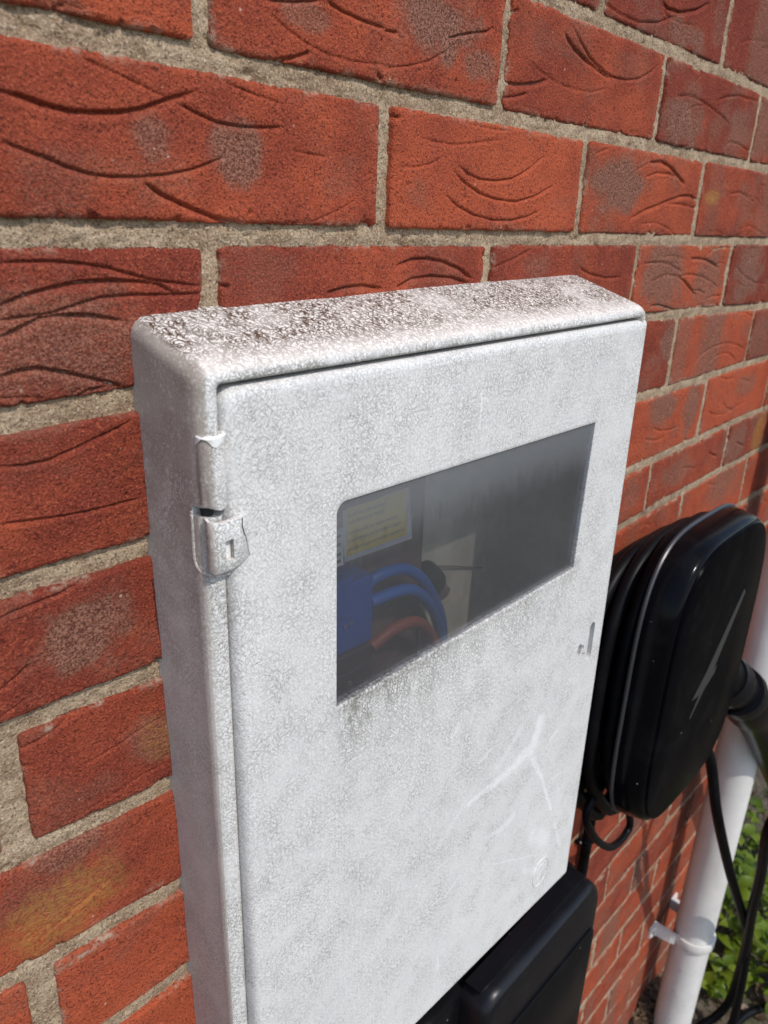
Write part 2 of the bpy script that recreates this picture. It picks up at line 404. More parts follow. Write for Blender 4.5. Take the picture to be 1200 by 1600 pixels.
c = k.mix(k.step(n, .3, .7), (.66, .64, .60), (.73, .71, .67)); c = k.mix(k.mul(k.step(k.noise(160, 3, .7, w=3), .60, .72), k.step(Z, .05, .5, .8, .12)), c, (.16, .12, .08))
c = k.mix(k.mul(k.step(k.noise(35, 3, .6, w=5, vec=k.mapv(scale=(1, 1, .2))), .5, .75), .25), c, (.38, .34, .27))
k.set(color=c, rough=.4, spec=.4, normal=k.bump(n, .0002)); M['pipe'] = k.m
M['strip'] = plain('silver_light_strip', (.035, .037, .035), .35, .5)
M['copper'] = plain('dull_brown_mount', (.20, .14, .12), .6, .3)
M['face'] = black_plastic('black_face', .22, (.002, .002, .003), .015)
M['rim_glint'] = plain('rim_highlight_grey', (.035, .035, .038), .38, .7)  # grey for the highlight line along the charger rim

# measured drag creases (weight, [(x,z)...]), kiln marks (kind,x,z,rx,rz,strength) and bed joints on the wall, in mm
CREASES = [('s', [(-206.8, 49.7), (-199.8, 49.0), (-191.4, 47.2), (-179.9, 45.9), (-169.0, 46.6), (-157.5, 48.0), (-146.9, 50.6), (-135.7, 55.1), (-119.9, 60.3)]), ('t', [(-172.5, 65.4), (-163.2, 63.4), (-153.4, 60.9), (-146.2, 58.9), (-137.2, 56.4)]), ('m', [(-129.3, 54.6), (-119.5, 51.5), (-109.3, 49.0), (-96.6, 48.5), (-83.2, 49.3), (-71.2, 50.6)]), ('m', [(-209.1, 32.6), (-202.2, 30.6), (-193.7, 28.4), (-184.9, 25.5), (-174.2, 23.2), (-164.3, 22.8), (-152.2, 23.4), (-137.8, 25.3), (-124.3, 28.1), (-106.4, 34.3)]), ('s', [(-148.6, 20.8), (-141.7, 17.2), (-132.0, 13.6), (-121.9, 10.5), (-111.2, 7.5), (-96.2, 5.8)]), ('t', [(-96.2, 5.8), (-76.0, 5.7), (-49.7, 7.7), (-31.0, 13.9), (-18.9, 19.2)]), ('t', [(-110.9, 68.4), (-101.4, 65.6), (-86.7, 63.0), (-71.1, 60.8)]), ('t', [(-64.0, 41.0), (-52.2, 39.8), (-40.9, 39.7)]), ('t', [(-76.4, 97.4), (-66.7, 93.2), (-54.5, 89.2), (-39.4, 86.6), (-23.5, 86.1), (0.5, 87.6)]), ('s', [(-72.8, 79.4), (-62.8, 81.8), (-52.8, 85.6)]), ('m', [(-42.0, 109.6), (-31.0, 106.9), (-17.2, 105.5), (-0.4, 104.6)]), ('s', [(-4.0, 82.9), (-0.1, 80.4)]), ('m', [(-78.2, 102.8), (-62.7, 105.1), (-46.2, 108.8)]), ('m', [(-0.1, 103.7), (10.0, 104.3)]), ('m', [(53.8, 108.9), (71.4, 113.9), (90.0, 118.1), (96.2, 121.3)]), ('t', [(0.8, 86.3), (21.5, 90.3), (37.8, 95.0), (51.6, 101.8), (64.2, 109.5)]), ('m', [(189.2, 138.0), (202.0, 130.5), (217.6, 123.0), (238.1, 117.7), (253.6, 115.6), (274.2, 116.2), (294.7, 119.9), (314.4, 128.2), (324.0, 134.1)]), ('s', [(181.0, 131.9), (194.5, 125.4), (213.7, 120.4), (233.4, 117.1), (251.5, 114.3)]), ('t', [(143.9, 109.9), (157.3, 105.7), (178.6, 102.1), (200.6, 100.9), (223.3, 101.9), (248.5, 107.5)]), ('s', [(117.1, 94.2), (132.3, 95.1), (150.9, 98.2), (165.3, 102.5)]), ('m', [(117.4, 86.0), (129.9, 88.1), (142.5, 91.5)]), ('s', [(115.1, 131.4), (123.1, 135.8)]), ('m', [(225.9, 159.8), (251.0, 156.5), (282.1, 156.2), (313.7, 161.3), (339.8, 170.2)]), ('s', [(313.6, 176.3), (326.5, 173.3), (350.2, 174.7), (379.4, 181.8), (399.3, 190.0)]), ('t', [(308.3, 175.3), (328.5, 168.2), (353.3, 167.6), (377.9, 170.4)]), ('m', [(363.4, 115.8), (387.2, 119.1), (415.2, 118.9), (446.7, 115.1), (472.2, 111.1), (491.2, 106.1)]), ('m', [(450.9, 122.2), (471.4, 128.0), (501.9, 132.7), (555.0, 133.3)]), ('t', [(385.9, 106.5), (403.7, 113.0), (423.9, 115.7)]), ('m', [(485.9, 84.5), (498.6, 92.1), (524.6, 92.0), (559.1, 87.3)]), ('t', [(398.4, 132.4), (412.7, 139.7)]), ('t', [(483.2, 173.7), (501.0, 179.1), (533.4, 183.5), (551.1, 184.4)]), ('t', [(530.8, 173.0), (540.9, 178.7), (553.2, 181.1)]), ('t', [(32.7, 55.0), (44.5, 54.3), (59.7, 53.8), (78.8, 55.4), (98.6, 58.8), (112.4, 61.0)]), ('t', [(70.7, 68.5), (87.2, 67.0), (104.5, 66.4), (124.2, 67.1)]), ('t', [(14.3, 38.4), (28.3, 38.9), (42.7, 41.6), (54.9, 46.7)]), ('m', [(71.2, 42.6), (80.9, 38.4), (94.9, 36.0), (112.7, 36.0), (131.0, 38.3), (149.4, 45.1), (168.0, 54.5)]), ('m', [(65.1, 39.5), (78.2, 33.2), (96.1, 27.4), (114.4, 24.8), (137.4, 24.0), (160.7, 28.7), (184.7, 36.6)]), ('m', [(59.7, 24.9), (73.3, 18.9), (90.9, 14.2), (112.8, 11.5), (135.5, 12.0), (155.0, 15.2), (170.9, 19.9)]), ('s', [(9.4, 63.9), (14.0, 63.8)]), ('t', [(296.7, 47.0), (311.2, 55.1), (332.6, 62.2)]), ('s', [(332.6, 62.2), (356.9, 64.3), (378.0, 60.6), (394.0, 54.9), (410.5, 49.1)]), ('m', [(327.7, 50.4), (347.7, 54.8), (373.3, 55.8), (390.9, 54.0)]), ('s', [(313.3, 17.2), (339.9, 24.9), (375.9, 32.2), (407.8, 38.8), (429.2, 39.7), (447.6, 35.9)]), ('m', [(376.2, 31.4), (410.8, 31.7), (449.1, 29.0)]), ('t', [(331.7, 13.0), (362.7, 14.9), (391.5, 9.9), (411.8, 3.6)]), ('t', [(239.1, 61.9), (257.8, 67.3)]), ('m', [(521.6, 45.6), (548.9, 48.3), (580.0, 43.3), (596.7, 40.1)]), ('t', [(558.8, 47.2), (599.3, 44.1), (636.6, 33.7)]), ('t', [(595.6, 58.4), (632.4, 57.0)]), ('t', [(474.3, 8.9), (507.3, 9.3), (535.9, 4.9)]), ('t', [(560.4, 10.6), (595.9, 16.0), (653.7, 6.5)]), ('m', [(-215.1, -11.3), (-205.0, -10.9), (-193.2, -11.0), (-180.8, -12.1), (-169.3, -14.0), (-157.3, -17.3), (-147.8, -19.6), (-134.4, -21.5), (-121.1, -23.4)]), ('s', [(-217.4, -27.8), (-206.7, -24.1), (-195.8, -21.7), (-183.0, -19.6), (-169.8, -19.4), (-155.9, -20.1), (-144.6, -21.6), (-138.1, -25.7)]), ('m', [(-218.1, -33.2), (-207.8, -32.6), (-197.0, -31.7), (-184.0, -28.5), (-173.5, -26.3), (-158.0, -25.9), (-138.1, -26.4), (-121.3, -26.8)]), ('s', [(-219.1, -40.2), (-211.0, -37.3), (-201.3, -33.4), (-191.6, -32.7), (-178.7, -33.9), (-165.3, -36.7)]), ('s', [(-221.2, -55.8), (-213.2, -54.1), (-205.2, -53.9), (-194.3, -56.9), (-181.6, -61.2), (-166.4, -66.8)]), ('t', [(-222.4, -64.3), (-212.0, -65.3), (-202.6, -67.0)]), ('m', [(-207.3, -71.2), (-192.9, -69.8), (-183.6, -66.0), (-175.9, -65.6), (-166.5, -67.9)]), ('s', [(-109.5, -23.4), (-105.5, -24.1)]), ('s', [(-39.9, -29.7), (-25.0, -27.3), (-12.0, -26.7), (4.4, -28.8)]), ('m', [(-226.3, -93.1), (-215.8, -94.6), (-205.9, -94.4), (-193.9, -91.6), (-182.8, -88.3), (-171.3, -85.0), (-165.4, -82.9)]), ('m', [(-229.7, -117.9), (-220.8, -119.1), (-211.5, -120.3), (-201.7, -121.4), (-191.6, -122.3), (-180.9, -122.3), (-169.8, -122.3), (-163.4, -122.2)]), ('m', [(-235.7, -161.4), (-228.1, -160.4), (-218.3, -159.6), (-209.1, -158.9), (-200.6, -156.8), (-188.3, -153.2)]), ('s', [(-240.6, -197.0), (-236.5, -194.9), (-232.4, -193.3), (-226.5, -189.6)]), ('t', [(-242.5, -210.6), (-236.4, -208.9), (-229.1, -206.0)]), ('m', [(-238.2, -233.4), (-232.6, -233.4), (-225.2, -233.0), (-216.4, -230.1), (-209.5, -227.3), (-200.5, -227.3)]), ('t', [(-204.9, -258.9), (-196.6, -257.8), (-186.7, -256.4), (-175.2, -254.2), (-161.2, -252.2)]), ('t', [(-209.2, -287.9), (-201.9, -286.8), (-190.6, -285.1), (-178.9, -283.4), (-160.1, -283.3)]), ('m', [(-225.2, -346.7), (-217.8, -345.6), (-210.2, -343.7), (-200.4, -341.0)]), ('t', [(-242.1, -352.0), (-232.5, -349.2), (-224.1, -348.3)]), ('v', [(-234.4, -385.7), (-219.9, -388.9), (-204.3, -389.1), (-179.5, -389.4)]), ('v', [(-231.8, -416.8), (-209.9, -418.6), (-181.8, -419.2), (-158.8, -413.5)]), ('s', [(19.3, -15.9), (32.3, -12.7), (47.6, -12.5), (63.8, -14.6), (81.2, -19.3), (94.3, -25.8)]), ('s', [(18.7, -28.9), (33.2, -24.1), (51.7, -23.0), (75.0, -24.9), (91.1, -28.8)]), ('m', [(119.3, -19.0), (140.0, -14.0), (163.5, -7.1)]), ('m', [(236.0, -21.2), (252.9, -26.5), (281.1, -30.6), (309.8, -30.6)]), ('m', [(351.8, -20.6), (368.8, -19.5), (391.6, -19.8), (408.8, -21.5), (419.8, -24.6), (439.0, -29.0)]), ('m', [(370.8, -37.0), (387.5, -33.2), (405.5, -31.2), (422.8, -32.1), (433.5, -33.9)]), ('s', [(433.5, -33.9), (450.8, -38.5), (467.1, -45.8), (482.4, -52.8)]), ('m', [(436.1, -34.0), (455.7, -32.0), (477.7, -33.6), (501.4, -36.8), (524.3, -42.4), (542.3, -48.6)]), ('s', [(457.0, -17.2), (475.7, -17.4), (495.6, -18.7), (514.3, -22.1), (531.3, -26.7)]), ('t', [(390.0, -15.5), (408.2, -14.0), (425.7, -15.4), (444.5, -18.1)]), ('m', [(476.3, -48.2), (490.2, -48.8), (507.6, -52.7)]), ('s', [(378.9, -59.1), (390.2, -58.7), (407.7, -61.1), (426.2, -64.7), (445.4, -68.4)]), ('m', [(495.9, -13.5), (510.9, -9.4), (530.3, -7.3), (554.3, -6.8)]), ('m', [(509.3, -59.4), (528.2, -56.4), (555.7, -56.8)]), ('t', [(520.7, -23.3), (538.1, -22.5), (552.8, -24.4)]), ('m', [(582.7, -27.1), (597.8, -33.7), (622.1, -40.8), (650.0, -46.4), (692.4, -49.1)]), ('t', [(581.5, -39.6), (597.7, -45.3), (616.8, -49.5), (645.1, -50.2)]), ('m', [(612.4, -6.3), (627.5, -8.7), (640.5, -7.0)]), ('m', [(512.0, -127.6), (525.9, -119.7), (547.6, -114.7), (577.6, -111.9), (607.9, -113.3), (638.2, -118.5), (662.0, -125.8)]), ('m', [(552.8, -132.0), (568.2, -125.0), (586.5, -123.1), (610.9, -125.5), (631.9, -132.6), (646.5, -139.9)]), ('m', [(615.9, -78.3), (645.1, -80.6), (666.9, -87.0)]), ('t', [(699.6, -116.6), (727.0, -122.9), (749.4, -126.2)]), ('m', [(414.1, -195.6), (429.1, -199.7), (449.0, -203.3), (461.5, -202.7)]), ('m', [(433.7, -187.3), (451.4, -193.1), (478.8, -197.0), (502.2, -196.6)]), ('m', [(578.1, -191.3), (603.6, -199.1), (634.3, -203.0), (702.0, -198.2)]), ('m', [(626.1, -187.3), (643.9, -197.2), (663.5, -201.7)]), ('m', [(600.3, -152.7), (623.3, -158.0), (649.2, -159.3)]), ('m', [(678.3, -164.3), (709.8, -171.5)]), ('s', [(562.4, -223.0), (580.7, -229.5)]), ('s', [(611.5, -248.3), (641.7, -259.2)]), ('m', [(535.0, -253.1), (552.4, -255.2), (576.2, -261.8)]), ('m', [(634.2, -295.5), (668.6, -304.2)]), ('s', [(704.4, -252.1), (733.4, -261.9)])]
PATCHES = [('a', -144.8, 38.2, 11.0, 10.8, 0.7), ('a', -98.9, 36.6, 17.8, 16.0, 0.9), ('a', -57.6, 101.4, 18.4, 7.9, 0.7), ('a', -178.5, 81.4, 14.2, 4.3, 0.5), ('a', 44.6, 113.4, 42.4, 20.0, 0.95), ('a', 86.0, 100.2, 28.9, 10.1, 0.8), ('a', 362.6, 160.5, 48.2, 11.8, 0.8), ('a', 383.7, 95.7, 48.8, 23.1, 0.9), ('a', 518.4, 103.0, 34.9, 23.2, 0.8), ('a', 283.7, 43.9, 54.5, 24.8, 0.95), ('a', 587.1, 112.4, 37.2, 37.3, 0.8), ('o', 479.9, 39.4, 20.0, 8.0, 0.8), ('a', -195.7, -43.8, 46.1, 30.8, 0.65), ('a', -198.2, -184.3, 28.6, 24.6, 0.9), ('a', -166.7, -262.9, 16.7, 19.2, 0.6), ('o', -164.2, -264.3, 10.4, 16.5, 0.35), ('a', -219.3, -305.4, 28.2, 16.1, 0.75), ('o', -226.8, -340.1, 35.9, 23.8, 0.65), ('a', -230.5, -322.2, 23.2, 23.0, 0.4), ('a', 398.2, -30.5, 61.9, 41.3, 0.9), ('a', 510.9, -38.7, 43.8, 36.2, 0.8), ('a', 619.4, -36.0, 52.3, 38.2, 0.9), ('a', 174.6, -20.1, 22.0, 10.3, 0.5), ('a', 434.9, -98.9, 21.0, 24.4, 0.9), ('a', 710.8, -109.5, 37.0, 42.0, 0.7), ('a', 447.5, -166.6, 43.2, 22.0, 0.9), ('a', 527.1, -181.3, 22.9, 35.0, 0.9), ('a', 696.9, -173.2, 39.6, 16.1, 0.7), ('a', 701.9, -256.0, 46.2, 35.4, 0.8), ('o', 790.7, -257.5, 26.1, 37.6, 0.8), ('a', 522.6, -253.7, 46.9, 22.3, 0.7), ('a', 687.7, -306.7, 56.4, 34.8, 0.8), ('a', 402.6, -252.4, 22.2, 23.4, 0.6), ('a', -19.8, -27.9, 15.6, 3.5, 0.3)]
BEDS = {75: [(-203.5, 73.8), (-114.8, 75.4), (5.2, 73.3), (111.5, 76.0), (226.7, 71.8), (336.8, 74.1), (451.6, 73.3), (569.7, 77.3)], 0: [(-213.5, 0.4), (-114.2, -0.2), (4.5, 1.2), (111.7, -1.2), (230.2, 1.7), (340.5, -1.8), (453.6, 2.1), (557.4, -1.1)], -75: [(-223.7, -74.2), (-168.8, -74.6), (449.8, -71.5), (569.6, -70.4), (672.2, -77.4)], -150: [(-233.8, -147.7), (-163.4, -150.9), (457.8, -144.7), (552.3, -152.9), (678.0, -144.1)], -225: [(-243.6, -219.3), (-163.7, -224.0), (444.7, -225.5), (556.3, -221.9), (659.0, -221.8)], -300: [(-253.9, -294.1), (-160.6, -301.3), (658.1, -283.3)], -375: [(-264.0, -368.0), (-160.3, -378.6)], -450: [(-158.1, -451.6)], 150: [(223.8, 150.9), (333.6, 143.2), (451.3, 148.6), (562.0, 143.4)]}

# ------------------------------------------------------------------ brick wall
BX0, BX1, BZ0, BZ1 = -153., 236., -600., -50.       # hole behind the recessed cabinet
KTOP, KBOT = 5, -20
left_z = {0: .0, -1: -74.5, -2: -149.6, -3: -222.2, -4: -298.5, -5: -374.5, -6: -451.0}
far_z = {4: 296., 3: 222., 2: 147.5, 1: 75.5, 0: -.2, -1: -73.4, -2: -146.5, -3: -220.5, -4: -288.}
BEDFIT = {}
def bed(k, x):
    x = np.asarray(x, float)
    pts = [(p[0], p[1]) for p in BEDS.get(75*k, [])]
    lz = left_z.get(k, 75.0*k if k > 0 else -451.0+75.6*(k+6)); rz = far_z.get(k, 74.*k if k > 0 else (-288.+(k+4)*71.6 if k >= -12 else -861.+(k+12)*72.6))
    if not pts: pts = [(-160., lz)]
    if pts[0][0] > -100: pts = [(-160., lz)]+pts
    if pts[-1][0] < 500: pts = pts+[(560., rz)]
    if len(pts) >= 4:
        if k not in BEDFIT: BEDFIT[k] = np.polyfit([p[0]/100 for p in pts], [p[1] for p in pts], 2 if k < 0 else 1)
        lo, hi = min(-170., pts[0][0]), max(620., pts[-1][0])
        return np.polyval(BEDFIT[k], np.clip(x, lo, hi)/100)
    return np.interp(x, [p[0] for p in pts], [p[1] for p in pts])
def heads(k):      # head joints of the course whose top bed is k
    odd = k % 2 != 0
    out = []
    for n in range(-5, 7):
        x = 225.*n+(0 if odd else 112.5)
        if x > 300:
            s_ = np.interp(-k, [2, 5, 12], [1.0, .975, .962]); x = 300+(x-300)*s_-(1-s_)*300
        if odd and n == -1 and k <= -1: x = -244.
        if k == 0 and n == -1: x = -115.
        if k == 2 and n == -1: x = -114.8
        if odd and n == 0: x = 4.6
        if odd and n == 1: x = 226.7
        out.append(x)
    return out
WALL_END = 1075.
wall = thing('brick_wall', (0, 0, -1500), 'red sanded facing brick wall with pale sandy mortar joints behind the white meter cabinet', 'wall')
W0 = np.array([0, 0, -1500.])
CR = []
for w, pts in CREASES:
    P = np.array(pts); wd, dp = {'s': (.95, 3.2), 'm': (.68, 2.1), 't': (.55, 1.1), 'v': (.45, .5)}[w]
    CR.append((P, wd, dp, P.min(0)-8, P.max(0)+8))
def zdepth(x, z): return float(np.dot(np.array([x, 0, z])-CAM, FWD))
def in_view(x, z, m=90):
    d = np.array([x, 0, z])-CAM; f = d@FWD
    if f < 60: return False
    u = 600+1207*(d@RIGHT)/f; v = 800-1207*(d@UP)/f
    mm = m+100*400/f
    return -mm < u < 1200+mm and -mm < v < 1600+mm
def crease_disp(X, Z, lst, depth, seed):
    Y = np.zeros_like(X)
    for (P, wd, dp, lo, hi) in lst:
        m = (X > lo[0]) & (X < hi[0]) & (Z > lo[1]) & (Z < hi[1])
        if not m.any(): continue
        x = X[m]; z = Z[m]; best = np.full(x.shape, 1e9); sg = np.zeros_like(best); tt = np.zeros_like(best)
        L = np.linalg.norm(np.diff(P, axis=0), axis=1); tot = L.sum(); acc = 0
        for i in range(len(P)-1):
            a, b = P[i], P[i+1]; d = b-a; t = np.clip(((x-a[0])*d[0]+(z-a[1])*d[1])/(d@d), 0, 1)
            px = x-a[0]-t*d[0]; pz = z-a[1]-t*d[1]; r = np.hypot(px, pz); c = r < best
            s_ = np.sign((d[0]*pz-d[1]*px)*(1 if d[0] >= 0 else -1))
            best = np.where(c, r, best); sg = np.where(c, s_, sg); tt = np.where(c, (acc+t*L[i])/tot, tt); acc += L[i]
        prof = np.where(sg > 0, np.exp(-(best/(wd*.75))**2), .62*np.exp(-(best/(wd*.8))**2)+.38*np.exp(-(best/(wd*3.2))**2))
        end = np.clip(np.minimum(tt, 1-tt)*7+.35, 0, 1)
        wob = .75+.5*vn(tt*9+P[0, 0], P[0, 1]+0*tt, 3)
        y = dp*prof*end*wob
        # the clay rolls up a little along the lower lip
        y -= .35*dp*.5*np.where(sg < 0, np.exp(-((best-wd*3.4)/(wd*1.8))**2), 0)*end
        Y[m] = np.where(np.abs(y) > np.abs(Y[m]), y, Y[m])
    return Y
rng = random.Random(7)
def random_creases(x0, x1, z0, z1, n):
    out = []
    for i in range(n):
        cx = rng.uniform(x0+15, x1-15); cz = rng.uniform(z0+6, z1-6); w = rng.uniform(15, 55); h = rng.uniform(-12, 12); tl = rng.uniform(-.25, .25)
        P = np.array([(cx+w*t, cz+h*(t*t*4-.5)+tl*w*t) for t in np.linspace(-.5, .5, 8)])
        P[:, 1] = np.clip(P[:, 1], z0+2, z1-2)
        out.append((P, 1.0, rng.uniform(1.2, 2.4), P.min(0)-8, P.max(0)+8))
    return out
brick_rects = []
extra_V = []; extra_F = []; nb = 0
measured_zone = lambda x, z: z > -160 and x < 700 or x < -150
for k in range(KTOP, KBOT, -1):
    H = heads(k)
    for i in range(len(H)-1):
        x0, x1 = H[i], H[i+1]
        hj = 5.0 if x0 < 20 else 4.6
        gl = 8.2 if (abs(x0+244) < 1) else (4.9 if x0 < 300 else 3.9)
        gr = 7.5 if (abs(x1+244) < 1) else (4.9 if x1 < 300 else 3.9)
        a, b = x0+gl, x1-gr
        if b > WALL_END: b = WALL_END
        if a > WALL_END-30 or b < -1000: continue
        xm = (a+b)/2; zt = float(bed(k, xm)); zb = float(bed(k-1, xm)); zm = (zt+zb)/2
        th = float(np.interp(xm, [-250, 0, 500], [6.0, 5.1, 4.0]))
        BX0, BX1 = -156.7-.0171*(zm+300)+2, 236.3-.0171*(zm+300)-1.2
        if zt < BZ1-2 and zb > BZ0-5:      # beside the cabinet
            if a > BX0-12 and b < BX1+12: continue
            if a < BX0 < b and b < BX1+40: b = BX0+3
            elif a < BX1 < b and a > BX0-40: a = BX1+1
            elif a < BX0 and b > BX1: continue
        brick_rects.append((a, b, k, th))
        seen = in_view(a, zm) or in_view(b, zm) or in_view(xm, zm)
        zd = max(150., min(abs(zdepth(a, zm)), abs(zdepth(b, zm)), abs(zdepth(xm, zm))))
        res = np.clip(1.35*zd/772, .62, 4.) if seen else 9.
        nx = max(3, int((b-a)/res)); nz = max(3, int((zt-zb-2*th)/res))
        # denser rows at the edges so the arris stays crisp
        def line(n, L):
            e_ = np.array([0, .5, 1.2, 2.2]) if n > 20 else np.array([0, 1.2, 3.])
            inner = np.linspace(e_[-1]/L, 1-e_[-1]/L, n+1)[1:-1]
            return np.concatenate([e_/L, inner, 1-e_[::-1]/L])
        U, Vv = np.meshgrid(line(nx, b-a), line(nz, zt-zb-2*th))
        X = a+(b-a)*U
        ZT = bed(k, X)-th; ZB = bed(k-1, X)+th
        Z = ZB+(ZT-ZB)*Vv
        seed = (k*31+i*7) % 997
        dx_edge = np.minimum(X-a, b-X); dz_edge = np.minimum(Z-ZB, ZT-Z); ed = np.minimum(dx_edge, dz_edge)
        y = np.zeros_like(X)
        if res < 5:
            # rounded corners
            cr = 3.5; q = np.clip(cr-dx_edge, 0, cr); w_ = np.clip(cr-dz_edge, 0, cr); rr = np.hypot(q, w_)
            over = np.clip(rr-cr, 0, None)
            sc = np.where(rr > 1e-6, over/np.maximum(rr, 1e-6), 0)
            X = X+np.sign(xm-X)*q*sc; Z = Z+np.sign(zm-Z)*w_*sc
            wx = (fbm(X/17, Z/17, seed)-.5)*1.0+(fbm(X/4, Z/4, seed+3)-.5)*.9
            wz = (fbm(X/21, Z/21, seed+9)-.5)*1.3+(fbm(X/3, Z/3, seed+5)-.5)*1.2
            edge_w = np.exp(-ed/6)
            y = 1.3*np.exp(-(ed/.7)**1.5)+.3*np.exp(-ed/2.5)
            chip = np.clip(fbm(X/7, Z/7, seed+40, 4)-.64, 0, 1)*22
            y += np.minimum(chip, 4)*np.exp(-(ed/2.6)**2)
            y += (fbm(X/38, Z/30, seed+2, 2)-.5)*2.2+(fbm(X/6, Z/5, seed+4, 3)-.5)*.55
            y += (vn(X/1.6, Z/1.6, seed+6)-.5)*.22*(res < 1.6)
            lst = [c for c in CR if c[3][0] < b and c[4][0] > a and c[3][1] < zt and c[4][1] > zb and zb-3 < c[0][:, 1].mean() < zt+3 and a-4 < c[0][:, 0].mean() < b+4]
            if not lst and not measured_zone(xm, zm): lst = random_creases(a, b, zb+th, zt-th, rng.randint(1, 4))
            X2 = X+wx*edge_w; Z2 = Z+wz*edge_w
            y += crease_disp(X2, Z2, lst, 1, seed)
            for _ in range(rng.randint(3, 7)):
                px, pz, pr = rng.uniform(a, b), rng.uniform(zb, zt), rng.uniform(.5, 1.1)
                y += 1.8*np.exp(-(((X-px)/pr)**2+((Z-pz)/(pr*1.2))**2))
            X, Z = X2, Z2
        y += rng.uniform(-.8, .8)+(X-xm)/(b-a)*rng.uniform(-1, 1)+(Z-zm)/65*rng.uniform(-.6, .6)
        n1, n0 = X.shape
        V = np.stack([X, y, Z], -1).reshape(-1, 3); idx = np.arange(n1*n0).reshape(n1, n0)
        F = np.stack([idx[:-1, :-1], idx[:-1, 1:], idx[1:, 1:], idx[1:, :-1]], -1).reshape(-1, 4)
        ring = np.concatenate([idx[0, :], idx[1:, -1], idx[-1, -2::-1], idx[-2:0:-1, 0]])
        Vr = V[ring].copy(); Vr[:, 1] = 16.
        o = len(V); r2 = np.arange(len(ring))+o; F2 = np.stack([ring, r2, np.roll(r2, -1), np.roll(ring, -1)], -1)
        V = np.vstack([V, Vr]); F = np.vstack([F, F2])
        c0 = np.array([xm, 0, zm])
        ash = np.zeros(len(V)); och = np.zeros(len(V)); vx, vz = V[:, 0], V[:, 2]
        if res < 5:
            jx = (fbm(vx/11, vz/11, seed+60)-.5)*1.1; any_p = False
            for (kd, px, pz, rx, rz, st) in PATCHES:
                if not (a-3 < px < b+3 and zb-2 < pz < zt+2): continue
                any_p = any_p or kd == 'a'
                d = np.sqrt(((vx-px)/rx)**2+((vz-pz)/rz)**2)+jx*.75
                f = st*(1-sstep(.5, 1.2, d))
                if kd == 'a': ash = np.maximum(ash, f)
                else: och = np.maximum(och, f)
            if not any_p and not (xm < 400 and zm > -100) and not (xm < 0 and zm > -480) and rng.random() < .8:
                for _ in range(rng.randint(1, 3)):       # kiln stacking bands
                    px = rng.uniform(a, b); rx = rng.uniform(14, 42); st = rng.uniform(.4, .9)
                    ash = np.maximum(ash, st*(1-sstep(.6, 1.15, np.abs(vx-px)/rx+jx*.35)))
            ash = np.maximum(ash, (.35 if xm < 250 else .5)*sstep(.50, .72, fbm(vx/33, vz/25, seed+77)))
        e2 = np.minimum(np.minimum(vx-a, b-vx), np.minimum(vz-zb-th, zt-th-vz))
        sm = np.clip(np.exp(-np.clip(e2, 0, 99)/1.3)*sstep(.50, .68, fbm(vx/13, vz/13, seed+90)), 0, 1)*.8
        sm = np.maximum(sm, (V[:, 1] > 4)*.5)
        me = mesh_np('brick', V-c0, F, M['brick'])
        t0 = rng.uniform(-.1, 1.)
        if xm < 100 and zm > -20: t0 = .45+.2*rng.random()
        if k == -1 and xm < 0: t0 = .25
        tint = np.full(len(V), t0)+(fbm(vx/60, vz/40, seed+33)-.5)*.9
        for nm, arr in (('ash', ash), ('ochre', och), ('smear', sm), ('tint', tint)):
            at = me.attributes.new(nm, 'FLOAT', 'POINT'); at.data.foreach_set('value', arr.astype(np.float32))
        o_ = link('brick', me, wall, c0-W0); nb += 1
print('bricks', nb)

BX0, BX1 = -157., 237.
# mortar, only where joints show; one sheet per distance band joined in a single part
def mortar_grid(xa, xb, za, zb_, res):
    xs = np.arange(xa, xb+res*.5, res); zs = np.arange(za, zb_+res*.5, res); X, Z = np.meshgrid(xs, zs)
    hide = np.zeros(X.shape, bool); ed = np.full(X.shape, 9.)
    for (a, b, k, th) in brick_rects:
        i0, i1 = np.searchsorted(xs, [a-8, b+8])
        if i1 <= i0: continue
        zt, zb = float(bed(k, (a+b)/2)), float(bed(k-1, (a+b)/2)); j0, j1 = np.searchsorted(zs, [zb-14, zt+14])
        if j1 <= j0: continue
        xx = X[j0:j1, i0:i1]; zz = Z[j0:j1, i0:i1]; t = bed(k, xx)-th; bo = bed(k-1, xx)+th
        d = np.maximum(np.maximum(a-xx, xx-b), np.maximum(bo-zz, zz-t))
        hide[j0:j1, i0:i1] |= d < -(2.5+res); ed[j0:j1, i0:i1] = np.minimum(ed[j0:j1, i0:i1], d)
    hide |= (X > -156.7-.0171*(Z+300)+2.5) & (X < 236.3-.0171*(Z+300)-1.5) & (Z > BZ0) & (Z < BZ1+6)
    mid = np.clip(ed/5., 0, 1)
    y = np.interp(X, [150, 420], [3.0, 1.2])+.5*(1-mid)+(fbm(X/26, Z/14, 5, 2)-.5)*1.6+(fbm(X/5, Z/3.5, 9, 3)-.5)*1.7+(vn(X/1.3, Z/1.3, 4)-.5)*.45*(res < 2)
    y += 2.2*np.clip(fbm(X/9, Z/6, 14, 3)-.68, 0, 1)*5
    idx = np.arange(X.size).reshape(X.shape); keep = ~(hide[:-1, :-1] & hide[:-1, 1:] & hide[1:, 1:] & hide[1:, :-1])
    F = np.stack([idx[:-1, :-1], idx[:-1, 1:], idx[1:, 1:], idx[1:, :-1]], -1)[keep]
    used = np.zeros(X.size, bool); used[F.ravel()] = True; new = np.cumsum(used)-1
    V = np.stack([X, y, Z], -1).reshape(-1, 3)[used]
    return V, new[F]
Vs = []; Fs = []; off = 0
